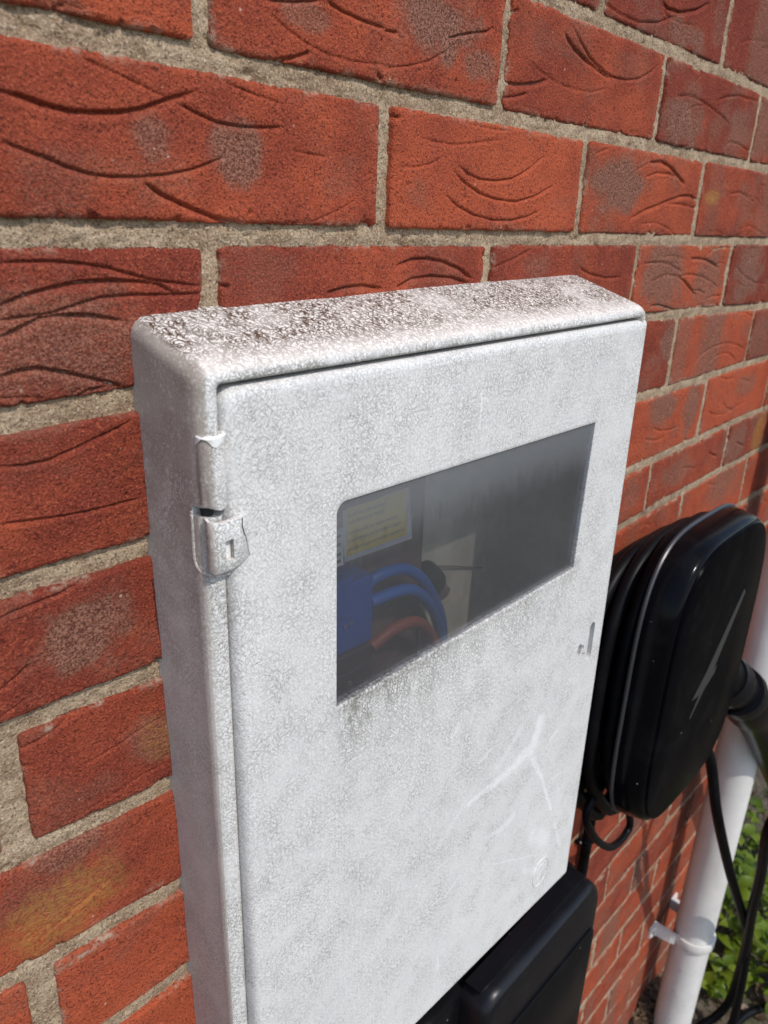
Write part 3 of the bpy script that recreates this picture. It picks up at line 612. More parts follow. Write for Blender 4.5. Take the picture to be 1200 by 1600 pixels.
for g in ((-290, 330, -640, 300, 1.1), (330, 1074, -640, 400, 2.2), (330, 1074, -1500, -640, 2.6), (-290, 330, -1500, -640, 6), (-1000, -290, -1500, 400, 7), (-290, 330, 300, 400, 5)):
    V, F = mortar_grid(*g); Vs.append(V); Fs.append(F+off); off += len(V)
me = mesh_np('mortar', np.vstack(Vs)-W0, np.vstack(Fs), M['mortar'])
link('mortar', me, wall)
# the unseen rest of the wall: courses above, and the return round the corner
rest = MB()
for k in range(5, 14):
    for n in range(-5, 5):
        x = 225*n+(112.5 if k % 2 == 0 else 0); rest.box(x+5, min(x+220, WALL_END), 0, 16, 75*k+5, 75*k+70)
for k in range(-20, 14):
    y = 0 if k % 2 else -50
    for n in range(0, 6):
        rest.box(WALL_END-90, WALL_END+2, 18+225*n+5+(0 if k % 2 else 40), 18+225*n+218+(0 if k % 2 else 40), 75*k+5, 75*k+70)
rest_o = rest.build('brickwork', M['brick'], wall); rest_o['kind'] = 'stuff'
core = MB(); core.box(-1000, WALL_END-2.5, 17, 19, 400, 1050); core.box(WALL_END-80, WALL_END-4, 17, 1300, -1500, 1050)
core.box(-1000, BX0-1, 17, 20, -1500, 400); core.box(BX1+1, WALL_END-3, 17, 20, -1500, 400); core.box(BX0-1, BX1+1, 17, 20, BZ1+6, 400); core.box(BX0-1, BX1+1, 17, 20, -1500, BZ0)
core.build('mortar_backing', M['mortar'], wall)

# ------------------------------------------------------------------ meter cabinet (box frame: mm, O is the pivot)
ROT = (Matrix.Rotation(-0.002482, 3, 'X') @ Matrix.Rotation(-0.017107, 3, 'Y') @ Matrix.Rotation(-0.034371, 3, 'Z'))
RN = np.array(ROT); BO = np.array(BOX_O)
def bw(p): return BO+RN@(np.array(p, float)-BO)
def box_thing(name, base, label, cat, group=None):
    t = thing(name, tuple(bw(base)), label, cat, group, ROT); t['ox'] = [float(c) for c in base]; return t
cab = box_thing('meter_cabinet', BOX_O, 'weathered white fibreglass meter cabinet with a window, set into the red brick wall', 'meter cabinet')
XL, XR, ZB = -156.7, 236.3, -615.
def ztop(y): return -30+18.4*min(0, y)/61
def cas_ring(y, d, r=9, front=False):
    x0, x1, z0, z1 = XL+d, XR-d, ZB+d, ztop(y)-.72*d
    rr = max(r-d*.75, 2.5)
    P = rrect(x0, x1, z0, z1, rr, 7); P += [(x1, z0+rr+20), (x1, z1-rr-10), (x1, z1-rr-3)]
    out = []
    for (x, z) in P:
        yy = y
        if (z < z1-rr-8 and x > x1-rr-1) or z < z0+rr+1: yy = max(y, -51.)
        out.append((x, yy, z))
    return out
m = MB()
prof = [(46, 0), (20, 0), (0, 0), (-25, 0), (-50, 0), (-54.8, .2), (-57.5, 1.0), (-59.6, 2.6), (-60.7, 4.7), (-61, 6.8), (-60.6, 8.6), (-59.4, 10.1), (-57.4, 11.1), (-54.5, 11.5), (-49.5, 11.7), (-49, 13), (-49, 24), (-47, 24.5), (-46.5, 23), (-46, 4), (46, 4)]
m.loft([cas_ring(y, d) for y, d in prof], wrap=True)
casing = m.build('casing', M['grp'], cab)
c = MB(); c.box(-163, -142.5, -68, -49.5, -115.2, -110.6); cut = c.build('cutter', M['grp'], cab); boolean_cut(casing, cut)
m = MB(); m.loft([[(p[0], y, p[1]) for p in rrect(XL+d, XR-d, ZB+d, -50-d, 6, 3)] for y, d in ((-45.5, 4.2), (38, 4.2), (40, 5.5))], False, True)
m.build('inner_lining', M['inner'], cab)
# door
m = MB()
DL, DR, DT, DB = -145.0, 237.2, -57.4, -611.5
def door_ring(y, d):
    return [(p[0], y, p[1]) for p in rrect(DL+d, DR-d, DB+d, DT-d, [max(3-d*.4, 1), max(8-d*.6, 2), 3, max(4-d*.4, 1)], 7)]
def win_ring(y, g=0.):
    q = [(-79.2, -253.3), (170.8, -245.2), (176.0, -127.2), (-79.2, -126.6)]
    P = rrect(0, 1, 0, 1, [.006, .024, .005, .006], 7); out = []
    for (s_, t) in rrect(0, 250, 0, 122, [1.5, 6.5, 1.2, 1.5], 7):
        s_ /= 250; t /= 122
        x = (q[0][0]*(1-s_)+q[1][0]*s_)*(1-t)+(q[3][0]*(1-s_)+q[2][0]*s_)*t
        z = (q[0][1]*(1-s_)+q[1][1]*s_)*(1-t)+(q[3][1]*(1-s_)+q[2][1]*s_)*t
        cx, cz = 47, -188; x += g*(1 if x > cx else -1); z += g*(1 if z > cz else -1)
        # slightly ragged hand-cut edge
        w = .45*(vn(x/6, z/6, 77)-.5)
        out.append((x+w, y, z+w))
    return out
m.loft([door_ring(-50.3, .4), door_ring(-55.5, 0), door_ring(-58, .3), door_ring(-60, 1.1), door_ring(-61.3, 2.6), door_ring(-61.85, 4.2), door_ring(-62, 6.5),
        win_ring(-62, 2.5), win_ring(-62, .5), win_ring(-61.6, 0.), win_ring(-57.8), win_ring(-50.3, 9.)], wrap=True)
nd = len(door_ring(0, 0)); m.S = [not (6*nd <= i < 7*nd) for i in range(len(m.F))]
door = m.build('door', M['door'], cab)
def cap(cx, cz, w, h, y0, y1, tilt=0, n=8):
    loops = []
    for y in (y0, y1):
        L = []
        for k in range(2*n+2):
            if k <= n: t = math.pi*k/n; p = (w*math.cos(t), h-w+w*math.sin(t))
            else: t = math.pi+math.pi*(k-n-1)/n; p = (w*math.cos(t), -(h-w)+w*math.sin(t))
            x = p[0]*math.cos(tilt)-p[1]*math.sin(tilt); z = p[0]*math.sin(tilt)+p[1]*math.cos(tilt)
            L.append((cx+x, y, cz+z))
        loops.append(L)
    b = MB(); b.loft(loops, True, True); return b
for (cx, cz, w, h, dp, tl) in ((215.3, -329.5, 4.0, 18.8, -55.5, 0), (197.5, -331.6, 3.2, 6.0, -50.6, -.25), (203.2, -330.4, 1.3, 2.2, -55, .3), (205.5, -338, 1.2, 3.0, -57, 1.2)):
    boolean_cut(door, cap(cx, cz, w, h, -70, dp, tl).build('cutter', M['door'], cab))
pn = MB(); pn.loft([[(p[0], y, p[2]) for p in win_ring(0, 1.2)] for y in (-60.6, -58.4)], True, True, smooth=False)
pane = pn.build('window_pane', M['pane'], cab)
# chipped bright rim of the slot and casting marks
mk = MB(); mk.tube([(180.5+12.8*math.cos(t)*1.0, -62.0, -568.5+15.6*math.sin(t)) for t in np.linspace(0, 2*math.pi, 40)[:-1]], .6, 6, closed=True)
mk.tube([(180.5+7*math.cos(t), -62.0, -568.5+8.5*math.sin(t)) for t in np.linspace(.8, 3.6, 14)], .35, 6); mk.tube([(176, -62, -576), (186, -62, -566)], .35, 6); mk.tube([(184, -62, -577), (182.5, -62, -560)], .35, 6)
mk.build('moulded_roundel', M['door'], cab)
# hinge: tube knuckle on the casing, hooked leaf on the door
h = MB(); hz = [(-77.2, 5.6), (-78.2, 6.7), (-80, 7.0), (-95, 7.1), (-109.2, 7.0), (-110.3, 6.6), (-110.6, 5)]
h.loft([[(-150.2+.9*r*math.cos(t), -57.6+.9*r*math.sin(t), z+(.9*math.sin(t*2+1) if i in (0, 1, 5, 6) else 0)) for t in np.linspace(0, 2*math.pi, 29)[:-1]] for i, (z, r) in enumerate(hz)], True, True)
h.build('hinge_knuckle', M['grp'], cab)
h = MB(); L1 = []; L2 = []
for t in np.linspace(-.15, math.pi+.25, 16):
    x, y = -150.2+6.8*math.cos(t), -57.6-6.8*math.sin(t); L1.append((x, y, -79.6+1.6*math.sin(t*3)+.8*math.cos(t*5))); L2.append((x*1.0+.2, y-.35, -77.3+.5*math.sin(t*2)))
L3 = [(-150.2+(p[0]+150.2)*.75, -57.6+(p[1]+57.6)*.75, -76.6) for p in L1]
h.loft([L1, L2, L3], closed=False); h.build('chipped_edge', M['grp_new'], cab)
h = MB(); h.tube([(-152, -54.5, -108), (-152, -54.5, -118)], 3.0, 14); h.build('hinge_pin', M['dark'], cab)
h = MB()
arc = [(-155.4, -57.0), (-156.6, -59.6), (-156.9, -62.0), (-156.0, -63.8), (-153.6, -64.8), (-150, -64.9), (-146, -64.9), (-142.5, -64.5), (-139, -63.7), (-135.5, -62.3), (-134.3, -61.6)]
def leaf(z0fn, y_in): return [(x, y, z0fn(i)) for i, (x, y) in enumerate(arc)]
inner = [(x+(1.8 if i < 4 else .3), y+(2.4 if i > 2 else .8)) for i, (x, y) in enumerate(arc)]
top = lambda i: -115.0-.36*min(i, 5)*1.0+(.9*(i-6) if i > 6 else 0)*.6
bot = lambda i: -139.2-.9*min(i, 3)+(.62*(i-5) if i > 5 else 0)
A = [(x, y, top(i)) for i, (x, y) in enumerate(arc)]; B_ = [(x, y, bot(i)) for i, (x, y) in enumerate(arc)]
A2 = [(x, y, top(i)) for i, (x, y) in enumerate(inner)]; B2 = [(x, y, bot(i)) for i, (x, y) in enumerate(inner)]
sh = lambda L, dz, dy: [(x+(0.3 if x < -155 else 0), y+dy, z+dz) for x, y, z in L]
h.loft([A2+[], sh(A, 0, .5), sh(A, -.7, 0), sh(B_, .7, 0), sh(B_, 0, .5), B2], closed=False, wrap=True)
n_ = len(arc); nl = 6; last = len(h.V)-nl*n_
h.F.append(tuple(last+j*n_ for j in range(nl))); h.F.append(tuple(last+j*n_+n_-1 for j in range(nl))[::-1]); h.S += [False, False]
hl = h.build('hinge_leaf', M['grp'], cab)
c = MB(); c.box(-149.8, -145.3, -72, -60, -136.2, -126.0); boolean_cut(hl, c.build('cutter', M['grp'], cab))
h = MB(); h.box(-150.4, -144.8, -61.6, -60.9, -137, -125.2); h.build('slot_floor', M['grp_new'], cab)
h = MB(); h.tube([(-139.4, -64.1, -117.5), (-139.9, -64.3, -121), (-138.8, -63.9, -125), (-136.9, -62.9, -129), (-136.4, -62.5, -133), (-134.9, -62.0, -138.3)], .22, 5); h.build('crack_shade_line', M['dark'], cab)  # dark sliver laid on the leaf for the shade inside a crack
h = MB(); h.tube(spline([(-157.1, -49.5, -114), (-156.9, -49.2, -125), (-156.9, -49.2, -138), (-156.6, -52.0, -142.6), (-155, -57.5, -144.3), (-151, -60.8, -144.8), (-146, -61, -144.6)], 5), .75, 6); h.build('moulded_ridge', M['grp'], cab)
# inside the cabinet
b = MB(); b.box(-138, 89, 25, 39.5, -560, -60, 1); b.build('backing_board', M['board'], cab)
t = box_thing('warning_label', (6, 24.5, -218), 'faded yellow warning label with small black print behind the cabinet window', 'label')
q = MB(); q.add([(3, 24.6, -178), (69.5, 24.6, -176), (75, 24.6, -219.6), (5, 24.6, -217.6)], [(0, 1, 2, 3)], False); q.build('border', M['white'], t)
q = MB(); q.add([(6.5, 24.35, -177), (66.5, 24.35, -177), (68.5, 24.35, -214.5), (6.5, 24.35, -213.5)], [(0, 1, 2, 3)], False); q.build('yellow_panel', M['label'], t)
def text_mesh(body, x, y, z, size, mat, parent, name='printed_line', rot=0):
    cu = bpy.data.curves.new(name, 'FONT'); cu.body = body; cu.size = size*MM; cu.extrude = 0
    tmp = bpy.data.objects.new('t', cu); col.objects.link(tmp); bpy.context.view_layer.update()
    me = bpy.data.meshes.new_from_object(tmp.evaluated_get(bpy.context.evaluated_depsgraph_get())); bpy.data.objects.remove(tmp); bpy.data.curves.remove(cu)
    o = origin_of(parent); me.transform(Matrix.Translation(Vector((x-o[0], y-o[1], z-o[2]))*MM) @ Matrix.Rotation(math.radians(90), 4, 'X') @ Matrix.Rotation(rot, 4, 'Z'))
    me.materials.append(mat); ob = link(name, me, parent); ob.data.name = name; return ob
for i, (tx, zz) in enumerate((('is of the distribution', -184), ('conditions of NCE:', -189.5), ('res should be taken before', -197.5), ('y terminals, attention is again', -203.5), ('nductors are correctly identified.', -210))):
    text_mesh(tx, 8, 24.1, zz, 4.6 if i < 4 else 4.3, M['ink'], t)
t = box_thing('small_white_tag', (-24, 4, -205), 'small white tag with black marks at the left edge of the cabinet window', 'tag')
q = MB(); q.box(-34, -15.5, 3, 4.5, -205, -178); q.build('card', M['white'], t)
for i, z in enumerate((-183, -189, -196, -201)):
    q = MB(); q.box(-22, -18, 2.8, 3, z-1.2, z+.8); q.build('mark', M['ink'], t)
t = box_thing('terminal_block', (-25, 25, -270), 'blue plastic terminal block with two small screws behind the cabinet window', 'terminal block')
q = MB(); q.box(-62, 9.5, -1, 24.5, -271, -219, 1.2); q.box(-62, -14, -5, -1.1, -240, -212, .8); q.build('housing', M['blue'], t)
for (x, z) in ((-17.5, -250), (-12, -249)):
    q = MB(); q.tube([(x, -1.6, z), (x, -.9, z)], 1.6, 12); q.build('screw', M['steel'], t)
t = box_thing('fuse_carrier', (-25, 25, -345), 'dark fuse carrier with one screw under the blue terminal block', 'fuse carrier')
q = MB(); q.box(-62, 10.5, -2, 24.5, -352, -272.5, 1.5); q.box(-62, -4, -6, -2.1, -352, -284, 1); q.build('housing', M['block'], t)
q = MB(); q.tube([(-17, -6.9, -293), (-17, -5.9, -293)], 2.0, 12); q.build('screw', M['steel'], t)
q = MB(); q.box(-62, -18, -7, -1, -372, -353, .8); o_ = q.build('yellow_tag', M['label'], t)
def cable(name, pts, r, mat, label, cat='cable', base=None, group=None, inbox=True):
    q = MB(); q.tube(spline(pts, 8), r, 14)
    if inbox:
        b0 = pts[0]; me_o = q.build(name, mat, None, b0)
        me_o.matrix_world = Matrix.Translation(Vector(bw(b0))*MM) @ ROT.to_4x4()
    else: me_o = q.build(name, mat, None, base or pts[0])
    return props(me_o, label, cat, group)
cable('insulated_cable', [(8, 6, -228), (24, 3, -224), (48, 6, -230), (72, 11, -247), (92, 15, -272), (108, 17, -305), (118, 18, -380)], 4.4, M['blue_cable'], 'upper blue cable arching out of the blue terminal block')
cable('insulated_cable', [(8, 1, -241), (28, -1, -240), (52, 2, -247), (74, 6, -265), (92, 9, -292), (102, 10, -330), (104, 10, -400)], 4.4, M['blue_cable'], 'lower blue cable curving out below its twin and above the brown-red one')
cable('insulated_cable', [(9, 0, -277), (30, -2, -270), (54, 0, -274), (74, 4, -290), (88, 6, -315), (94, 6, -370)], 4.6, M['red_cable'], 'brown-red cable curving out of the dark fuse carrier')
cable('insulated_cable', [(10, 14, -262), (34, 12, -256), (58, 14, -263), (78, 17, -282), (90, 18, -310), (94, 18, -370)], 4.0, M['block'], 'black cable arching in the dark between the blue and the brown-red cables')
t = box_thing('cable_gland', (110, 38, -268), 'black domed cable gland with a dull pinkish face inside the cabinet', 'cable gland')
def lathe(b, axis_o, axis, prof, seg=24):
    ax = np.array(axis, float); ax /= np.linalg.norm(ax); u = np.cross(ax, (0.1, .2, 1)); u /= np.linalg.norm(u); w = np.cross(ax, u)
    b.loft([[np.array(axis_o)+ax*s_+r*(math.cos(2*math.pi*k/seg)*u+math.sin(2*math.pi*k/seg)*w) for k in range(seg)] for s_, r in prof], True, True)
q = MB(); lathe(q, (100, 34, -262), (-.25, -1, -.15), [(0, 13.5), (10, 13.5), (16, 12.5), (20, 9), (21.5, 4)]); q.build('dome', M['black_soft'], t)
q = MB(); lathe(q, (106, 20, -274), (-.1, -1, -.4), [(-4, 8.5), (4, 8.0), (5, 6.5)]); q.build('face', M['copper'], t)
cable('thin_wire', [(120, 36, -262), (150, 37, -272), (185, 38, -285)], .8, M['copper'], 'thin pinkish wire on the cream back of the cabinet', 'wire')

# ------------------------------------------------------------------ EV charger and its cable
ch = thing('ev_charger', (414, 0, -590), 'glossy black rounded car charger with a silver light streak, right of the cabinet', 'charger')
def sup(cx, cz, a, b, y, n=3.7, seg=72, sag=0, sagx=0):
    L = []
    for k in range(seg):
        t = 2*math.pi*k/seg; c, s_ = math.cos(t), math.sin(t)
        x = cx+a*math.copysign(abs(c)**(2/n), c); z = cz+b*math.copysign(abs(s_)**(2/n), s_)
        if sag and z < cz: f = ((cz-z)/b)**2; z -= sag*f*math.exp(-((x-cx-sagx)/60.)**2)
        L.append((x, y, z))
    return L
q = MB(); CX, CZ = 414.5, -426.
q.loft([sup(CX, CZ, a, b, y) for y, a, b in ((-73, 112, 155), (-72.5, 119, 162), (-74, 122.5, 165.5), (-78, 123.5, 166.5), (-92, 122.5, 165.5), (-104, 120, 163), (-107.5, 118, 161), (-109.6, 114.5, 157.5))], True, True)
q.build('front_cover', M['gloss'], ch)
q = MB(); q.tube(sup(CX, CZ, 123.6, 166.6, -76.5, 3.7, 96), 2.3, 8, closed=True); q.build('rim_highlight_bead', M['rim_glint'], ch)  # bead added round the cover's rear rim to draw its bright highlight line
q = MB(); q.loft([sup(CX, CZ, a, b, y) for y, a, b in ((-109.2, 116, 159), (-111.2, 115, 158), (-112, 112, 155), (-112.3, 60, 80))], True, True); q.build('face_plate', M['face'], ch)
q = MB(); q.loft([sup(CX, CZ, a, b, y) for y, a, b in ((-72.4, 92, 118), (-50, 92, 112), (-18, 92, 96), (-.5, 92, 92))], True, True); q.build('rear_body', M['black'], ch)
for poly in ([(470, -347), (475.5, -352.5), (426, -422), (393, -444.5), (374.5, -443), (402, -421)], [(431, -424), (429, -433), (407, -442.5), (381, -467), (378, -467.5), (396, -442), (419, -427)]):
    q = MB(); q.loft([[(x, y, z) for x, z in poly] for y in (-112.2, -112.9)], True, True, smooth=False); q.build('light_streak', M['strip'], ch)
cb = MB()
for j, (y, a, b, cx, cz, sg) in enumerate(((-64, 113, 156, 414, -428, 15), (-49, 120, 152, 408, -434, 45), (-34, 128, 146, 402, -440, 60), (-19, 132, 138, 398, -446, 50), (-42, 106, 140, 410, -430, 20), (-12, 120, 132, 400, -448, 30))):
    cb.tube(sup(cx, cz, a, b, y, 2.7, 64, sg, -16), 7.4, 12, closed=True)
cb.tube(spline([(352, -46, -560), (326, -50, -566), (309, -50, -580), (309, -50, -596), (325, -50, -622), (352, -50, -656), (388, -50, -690), (420, -48, -707), (447, -46, -712), (455, -46, -698), (432, -44, -652), (410, -42, -600)], 6), 4.6, 12)
cb.tube(spline([(500, -50, -565), (560, -62, -600), (626, -75, -673), (655, -95, -779), (730, -115, -929), (810, -135, -1071), (859, -145, -1163), (884, -150, -1277), (905, -152, -1415), (925, -150, -1470), (1000, -160, -1471), (1150, -240, -1471), (1400, -300, -1471)], 7), 7.6, 14)
cb.tube(spline([(0,0,0),(0,0,0),(730, -185, -575), (671, -178, -666), (652, -172, -720), (649, -165, -764), (729, -158, -909), (790, -150, -1029), (858, -145, -1178), (925, -134, -1378), (925, -118, -1447), (896, -100, -1470), (830, -110, -1472), (700, -150, -1472)][2:], 7), 7.8, 14)
gun = thing('charging_cable', (414, 0, -600), 'black charging cable coiled behind the charger with its plug end hanging out to the right', 'charging cable')
cb.build('cable', M['black_soft'], gun)
q = MB(); axis = spline([(545, -62, -490), (600, -80, -535), (655, -90, -580), (710, -94, -630), (780, -100, -700), (860, -108, -790), (930, -118, -880), (990, -128, -960)], 5)
n = len(axis); R = [float(np.interp(i/(n-1), [0, .20, .24, .34, .40, .46, .6, .8, 1], [31, 31, 29, 33, 33, 28, 27, 22, 12])) for i in range(n)]
q.tube(axis, R, 20); q.build('plug', M['black'], gun)
q = MB(); q.tube(axis[8:11], [36, 37, 35.5], 20); q.build('collar', M['lidblack'], gun)
q = MB(); q.tube([axis[4], axis[5], axis[6]], [34, 36, 34], 20); q.build('collar', M['lidblack'], gun)
hold = thing('plug_holster', (600, 0, -520), 'black plug holster fixed to the bricks behind the right edge of the charger', 'holster')
q = MB(); lathe(q, (600, -.5, -520), (.05, -1, 0), [(0, 42), (8, 42), (10, 34), (52, 31), (54, 27)]); q.build('socket', M['black'], hold)
q = MB(); lathe(q, (600, -8.2, -482), (0, -1, 0), [(0, 2.5), (1.5, 2)], 10); q.build('screw', M['steel'], hold)

# ------------------------------------------------------------------ enclosure below, supply cable
en = thing('isolator_enclosure', (230, 0, -960), 'black weatherproof enclosure with a stepped lid under the lower right corner of the cabinet', 'enclosure')
def xz(x0, x1, z0, z1, y, r, d=0): return [(p[0], y, p[1]) for p in rrect(x0+d, x1-d, z0+d, z1-d, r, 8)]
q = MB(); q.loft([xz(52, 345, -960, -690, y, 20, d) for y, d in ((-.5, 0), (-30, 0), (-36, 2), (-38, 6))], True, True); q.build('base', M['black'], en)
q = MB(); q.loft([xz(112, 338, -940, -681, y, [34, 26, 20, 20], d) for y, d in ((-36, 0), (-60, 0), (-66, 1.5), (-69.5, 4.5), (-71, 9))], True, True); q.build('lid', M['lidblack'], en)
q = MB(); q.loft([xz(124, 327, -930, -748, y, 10, d) for y, d in ((-70, 0), (-73.5, 0), (-74.5, 1.2))], True, True); q.build('raised_panel', M['black'], en)
q = MB(); q.loft([[(x, y, z) for x, z in ((118, -681.4), (318, -681.4), (318, -678.6), (118, -678.6))] for y in (-38, -56)], True, True, smooth=False); q.build('lid_rib', M['lidblack'], en)
for x, z in ((150, -905), (302, -905)):
    q = MB(); lathe(q, (x, -74, z), (0, -1, 0), [(0, 5), (1.5, 4.5)], 14); q.build('screw', M['black'], en)
cable('supply_cable', [(421, -14, -540), (420, -9, -620), (420, -9, -700), (420, -9, -800), (419, -9, -1000), (418, -9, -1250), (418, -9, -1482)], 6.6, M['black_soft'], 'dark supply cable running straight down the bricks from the charger', 'cable', None, None, False)
t = thing('cable_clip', (410, 0, -727), 'small pale cable clip nailed beside the dark supply cable', 'clip')
q = MB(); q.tube([(420+8.6*math.cos(a), -9-8.6*math.sin(a), -727) for a in np.linspace(0, math.pi, 9)], 1.3, 6); q.box(404, 412.5, -6, -.5, -730, -724, .5); q.build('saddle', M['black'], t)
q = MB(); lathe(q, (407.5, -6, -727), (0, -1, 0), [(0, 1.8), (1.2, 1.5)], 10); q.build('nail', M['steel'], t)

# ------------------------------------------------------------------ downpipe
dp = thing('downpipe', (845, -60, -1480), 'white plastic rainwater downpipe standing off the brick wall near its right hand corner', 'downpipe')
def circ(cx, cy, z, r, n=40): return [(cx+r*math.cos(2*math.pi*k/n), cy+r*math.sin(2*math.pi*k/n), z) for k in range(n)]
q = MB(); q.loft([circ(845, -60, z, 33.5) for z in (-1475, -1300, -900, -400, 200, 1050)]); q.build('pipe', M['pipe'], dp)
br = thing('pipe_bracket', (845, -60, -1205), 'white plastic pipe bracket strapped round the downpipe with an ear on either side', 'bracket')
q = MB(); prof2 = []
for z, r in ((-1215, 34.2), (-1215, 37.6), (-1213.5, 38.4), (-1196.5, 38.4), (-1195, 37.6), (-1195, 34.2)):
    L = [(845+r*math.cos(t), -60+r*math.sin(t), z) for t in np.linspace(math.radians(150), math.radians(390), 40)]; prof2.append(L)
q.loft(prof2, closed=False); q.build('strap', M['pipe'], br)
for s_ in (-1, 1):
    q = MB(); pl = [(845+s_*33, -40), (845+s_*38, -42), (845+s_*41, -34), (845+s_*44, -8), (845+s_*58, -4.5), (845+s_*58, -.5), (845+s_*34, -.5), (845+s_*34, -6)]
    q.loft([[(x, y, z) for x, y in pl] for z in (-1216, -1194)], True, True, smooth=False); q.build('ear', M['pipe'], br)
    q = MB(); lathe(q, (845+s_*51, -5.5, -1205), (0, -1, 0), [(-1, 4), (1, 4), (2.2, 2.2)], 14); q.build('screw', M['steel'], br)

# ------------------------------------------------------------------ ground, litter, plants
def struct(o, kind='structure'): o['kind'] = kind; return o
def soil_material():
    k = NT('damp_soil')
    n = k.noise(22, 4, .6); n2 = k.noise(120, 3, .65, w=2)
    c = k.mix(k.step(n, .3, .7), (.060, .045, .032), (.150, .120, .088))
    c = k.mix(k.mul(k.step(k.noise(5, 3, w=5), .48, .62), .6), c, (.055, .075, .020))
    c = k.mix(k.mul(k.step(n2, .58, .7), .6), c, (.27, .22, .17))
    k.set(color=c, rough=.95, spec=.15, normal=k.bump(k.math('ADD', n, n2), .006, .8)); return k.m
M['soil'] = soil_material()
n = 150; xs = np.concatenate([np.linspace(-1500, 3800, n)]); ys = np.linspace(-1600, 3000, 130)
X, Y = np.meshgrid(xs, ys); Z = -1480+(fbm(X/90, Y/90, 3, 4)-.5)*26+28*np.exp(-((X-870)/120)**2-((Y+20)/50)**2)
idx = np.arange(X.size).reshape(X.shape); F = np.stack([idx[:-1, :-1], idx[:-1, 1:], idx[1:, 1:], idx[1:, :-1]], -1).reshape(-1, 4)
g = link('ground', mesh_np('ground', np.stack([X, Y, Z], -1).reshape(-1, 3)-np.array([0, 0, -1480]), F, M['soil']), None, (0, 0, -1480)); struct(g)
q = MB(); S_ = 100000.
q.add([(-S_, -S_, -1496), (S_, -S_, -1496), (S_, S_, -1496), (-S_, S_, -1496)], [(0, 1, 2, 3)], False); struct(q.build('far_ground', M['soil'], None, (0, 0, -1496)))
def leafcol(name, a, b, rough=.5):
    k = NT(name); r = k.rnd(); n = k.noise(60, 2); k.set(color=k.mix(k.math('ADD', k.mul(r, .7), k.mul(n, .3)), a, b), rough=rough, spec=.35)
    tr = k.n.new('ShaderNodeBsdfTranslucent'); k.put(tr.inputs[0], b); mx = k.n.new('ShaderNodeMixShader'); mx.inputs[0].default_value = .3
    k.t.links.new(k.b.outputs[0], mx.inputs[1]); k.t.links.new(tr.outputs[0], mx.inputs[2]); k.t.links.new(mx.outputs[0], k.out.inputs[0]); return k.m
M['leaf'] = leafcol('bright_green_leaf', (.065, .12, .008), (.17, .22, .012), .45)
M['dry'] = leafcol('dry_leaf', (.10, .060, .030), (.30, .21, .14), .85); M['pinkdry'] = leafcol('pale_dry_leaf', (.30, .20, .15), (.42, .32, .26), .85)
M['grass'] = leafcol('grass_blade', (.05, .075, .012), (.11, .15, .02), .6)
M['stem'] = plain('green_brown_stem', (.07, .08, .03), .7)
def leaf_mesh(name, L, W, bend, mat, seed):
    r = random.Random(seed); V = []; F = []; n = 7
    for i in range(n+1):
        t = i/n; w = W*.5*math.sin(math.pi*t**.8)**.8*(1.0 if t < 1 else 0)+.2; z = bend*math.sin(t*2.2)-bend*1.1*t*t
        for s_ in (-1, 0, 1): V.append((L*t, s_*w, z+(abs(s_)*w*.28)))
    for i in range(n):
        for j in (0, 1): a = i*3+j; F.append((a, a+1, a+4, a+3))
    return mesh_np(name, V, F, mat)
lm = [leaf_mesh('leaf', 38, 24, 6, M['leaf'], 1), leaf_mesh('leaf', 30, 18, 4, M['leaf'], 2), leaf_mesh('leaf', 46, 27, 9, M['leaf'], 3)]
R_ = random.Random(12)
def plant(base, rad, hgt, stems, per, label):
    t = thing('leafy_plant', base, label, 'plant', 'low leafy plants past the wall corner')
    b0 = np.array(base)
    for s_ in range(stems):
        a = R_.uniform(0, 6.28); r = rad*math.sqrt(R_.random()); tip = b0+np.array([r*math.cos(a), r*math.sin(a), hgt*R_.uniform(.45, 1)*(1-.35*(r/rad)**2)])
        root = b0+np.array([r*.3*math.cos(a), r*.3*math.sin(a), 0]); mid = (root+tip)/2+np.array([0, 0, hgt*.12])
        P = spline([root, mid, tip], 4); sm = MB(); sm.tube(P, 1.5, 5); sm.build('stem', M['stem'], t)
        for j in range(per):
            p = P[min(len(P)-1, int(len(P)*(.35+.65*j/max(1, per-1))))]; az = j*2.4+a+R_.uniform(-.4, .4); el = R_.uniform(-.5, .35)
            o = link('leaf', lm[R_.randrange(3)], t); o.location = Vector(p-b0)*MM
            o.rotation_euler = (R_.uniform(-.5, .5), el, az); o.scale = [R_.uniform(.75, 1.15)]*3
plant((1180, -30, -1480), 120, 170, 24, 7, 'nearest low green plant beside the foot of the white downpipe')
plant((1330, -85, -1480), 125, 165, 18, 7, 'yellow-green plant seen behind the crossing black cables')
plant((1330, 95, -1480), 140, 180, 16, 5, 'leafy green plant past the wall corner, furthest from the cables')
plant((1105, -165, -1480), 90, 100, 12, 6, 'small bright plant low in the bottom right corner of the photo')
plant((1010, -75, -1480), 60, 80, 9, 6, 'smallest green plant, between the foot of the downpipe and the cable lying on the soil')
plant((1480, 0, -1480), 130, 170, 12, 5, 'green plant seen highest in the photo, just right of the pipe where the soil begins')
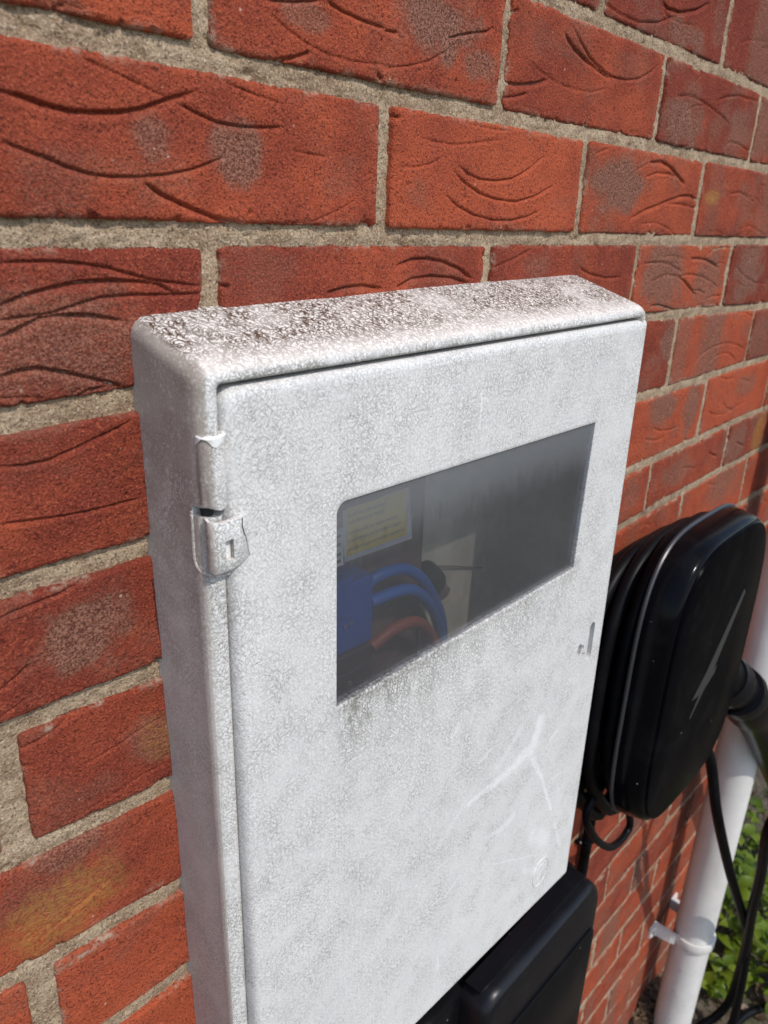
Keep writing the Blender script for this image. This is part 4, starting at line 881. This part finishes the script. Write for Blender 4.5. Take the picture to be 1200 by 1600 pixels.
def litter(name, n, area, mats, size, lift, seed):
    r = random.Random(seed); V = []; F = []
    for i in range(n):
        x, y, zz = area(r); s_ = size*r.uniform(.5, 1.3); a = r.uniform(0, 6.28); tl = r.uniform(-.7, .7); cu = r.uniform(-.5, .5)
        ca, sa = math.cos(a), math.sin(a); o = len(V)
        for (u, v, w) in ((-.5, 0, 0), (-.1, .28, cu*.4), (.5, 0, .1), (-.1, -.28, cu*.3), (0, 0, -.12)):
            px, py, pz = u*s_, v*s_, w*s_+u*s_*tl; V.append((x+px*ca-py*sa, y+px*sa+py*ca, zz+pz+lift))
        F += [(o, o+4, o+1, o+1), (o+1, o+4, o+2, o+2), (o+2, o+4, o+3, o+3), (o+3, o+4, o, o)]
    me = bpy.data.meshes.new(name); me.from_pydata([tuple((np.array(v)-np.array([900, 0, -1480]))*MM) for v in V], [], [tuple(dict.fromkeys(f)) for f in F]); me.materials.append(mats)
    o = link(name, me, None, (900, 0, -1480)); o['kind'] = 'stuff'; return o
def gz(x, y): return float(-1480+(fbm(x/90, y/90, 3, 4)-.5)*26+28*np.exp(-((x-870)/120)**2-((y+20)/50)**2))
def foot(r):
    x = r.uniform(690, 960); y = -abs(r.gauss(0, 28))-2; return x, y, gz(x, y)+max(0, 42*math.exp(-(y/30)**2)*math.exp(-((x-840)/95)**2))*r.random()
def field(r):
    x = r.uniform(950, 3000); y = r.uniform(-300, 900); return x, y, gz(x, y)
o_ = litter('leaf_litter', 900, foot, M['dry'], 17, 3, 5); props(o_, 'brown leaf litter heaped at the foot of the wall behind the downpipe', 'leaf litter')
o_ = litter('leaf_litter', 2600, field, M['dry'], 26, 3, 6); props(o_, 'brown dead leaves strewn over the soil past the wall corner', 'leaf litter')
o_ = litter('leaf_litter', 260, field, M['pinkdry'], 42, 5, 8); props(o_, 'larger pale dry leaves scattered on the soil past the wall corner', 'leaf litter')
r = random.Random(4); V = []; F = []
for i in range(5200):
    x, y, z = field(r); 
    if vn(x/150, y/150, 8) < .5 and r.random() < .85: continue
    h_ = r.uniform(15, 55); a = r.uniform(0, 6.28); lx, ly = r.uniform(-.5, .5)*h_, r.uniform(-.5, .5)*h_; o = len(V)
    V += [(x-1.6*math.cos(a), y-1.6*math.sin(a), z), (x+1.6*math.cos(a), y+1.6*math.sin(a), z), (x+lx, y+ly, z+h_)]; F.append((o, o+1, o+2))
me = bpy.data.meshes.new('grass'); me.from_pydata([tuple((np.array(v)-np.array([1500, 0, -1480]))*MM) for v in V], [], F); me.materials.append(M['grass'])
o_ = link('grass', me, None, (1500, 0, -1480)); o_['kind'] = 'stuff'; props(o_, 'thin patchy grass growing through the soil past the wall corner', 'grass')
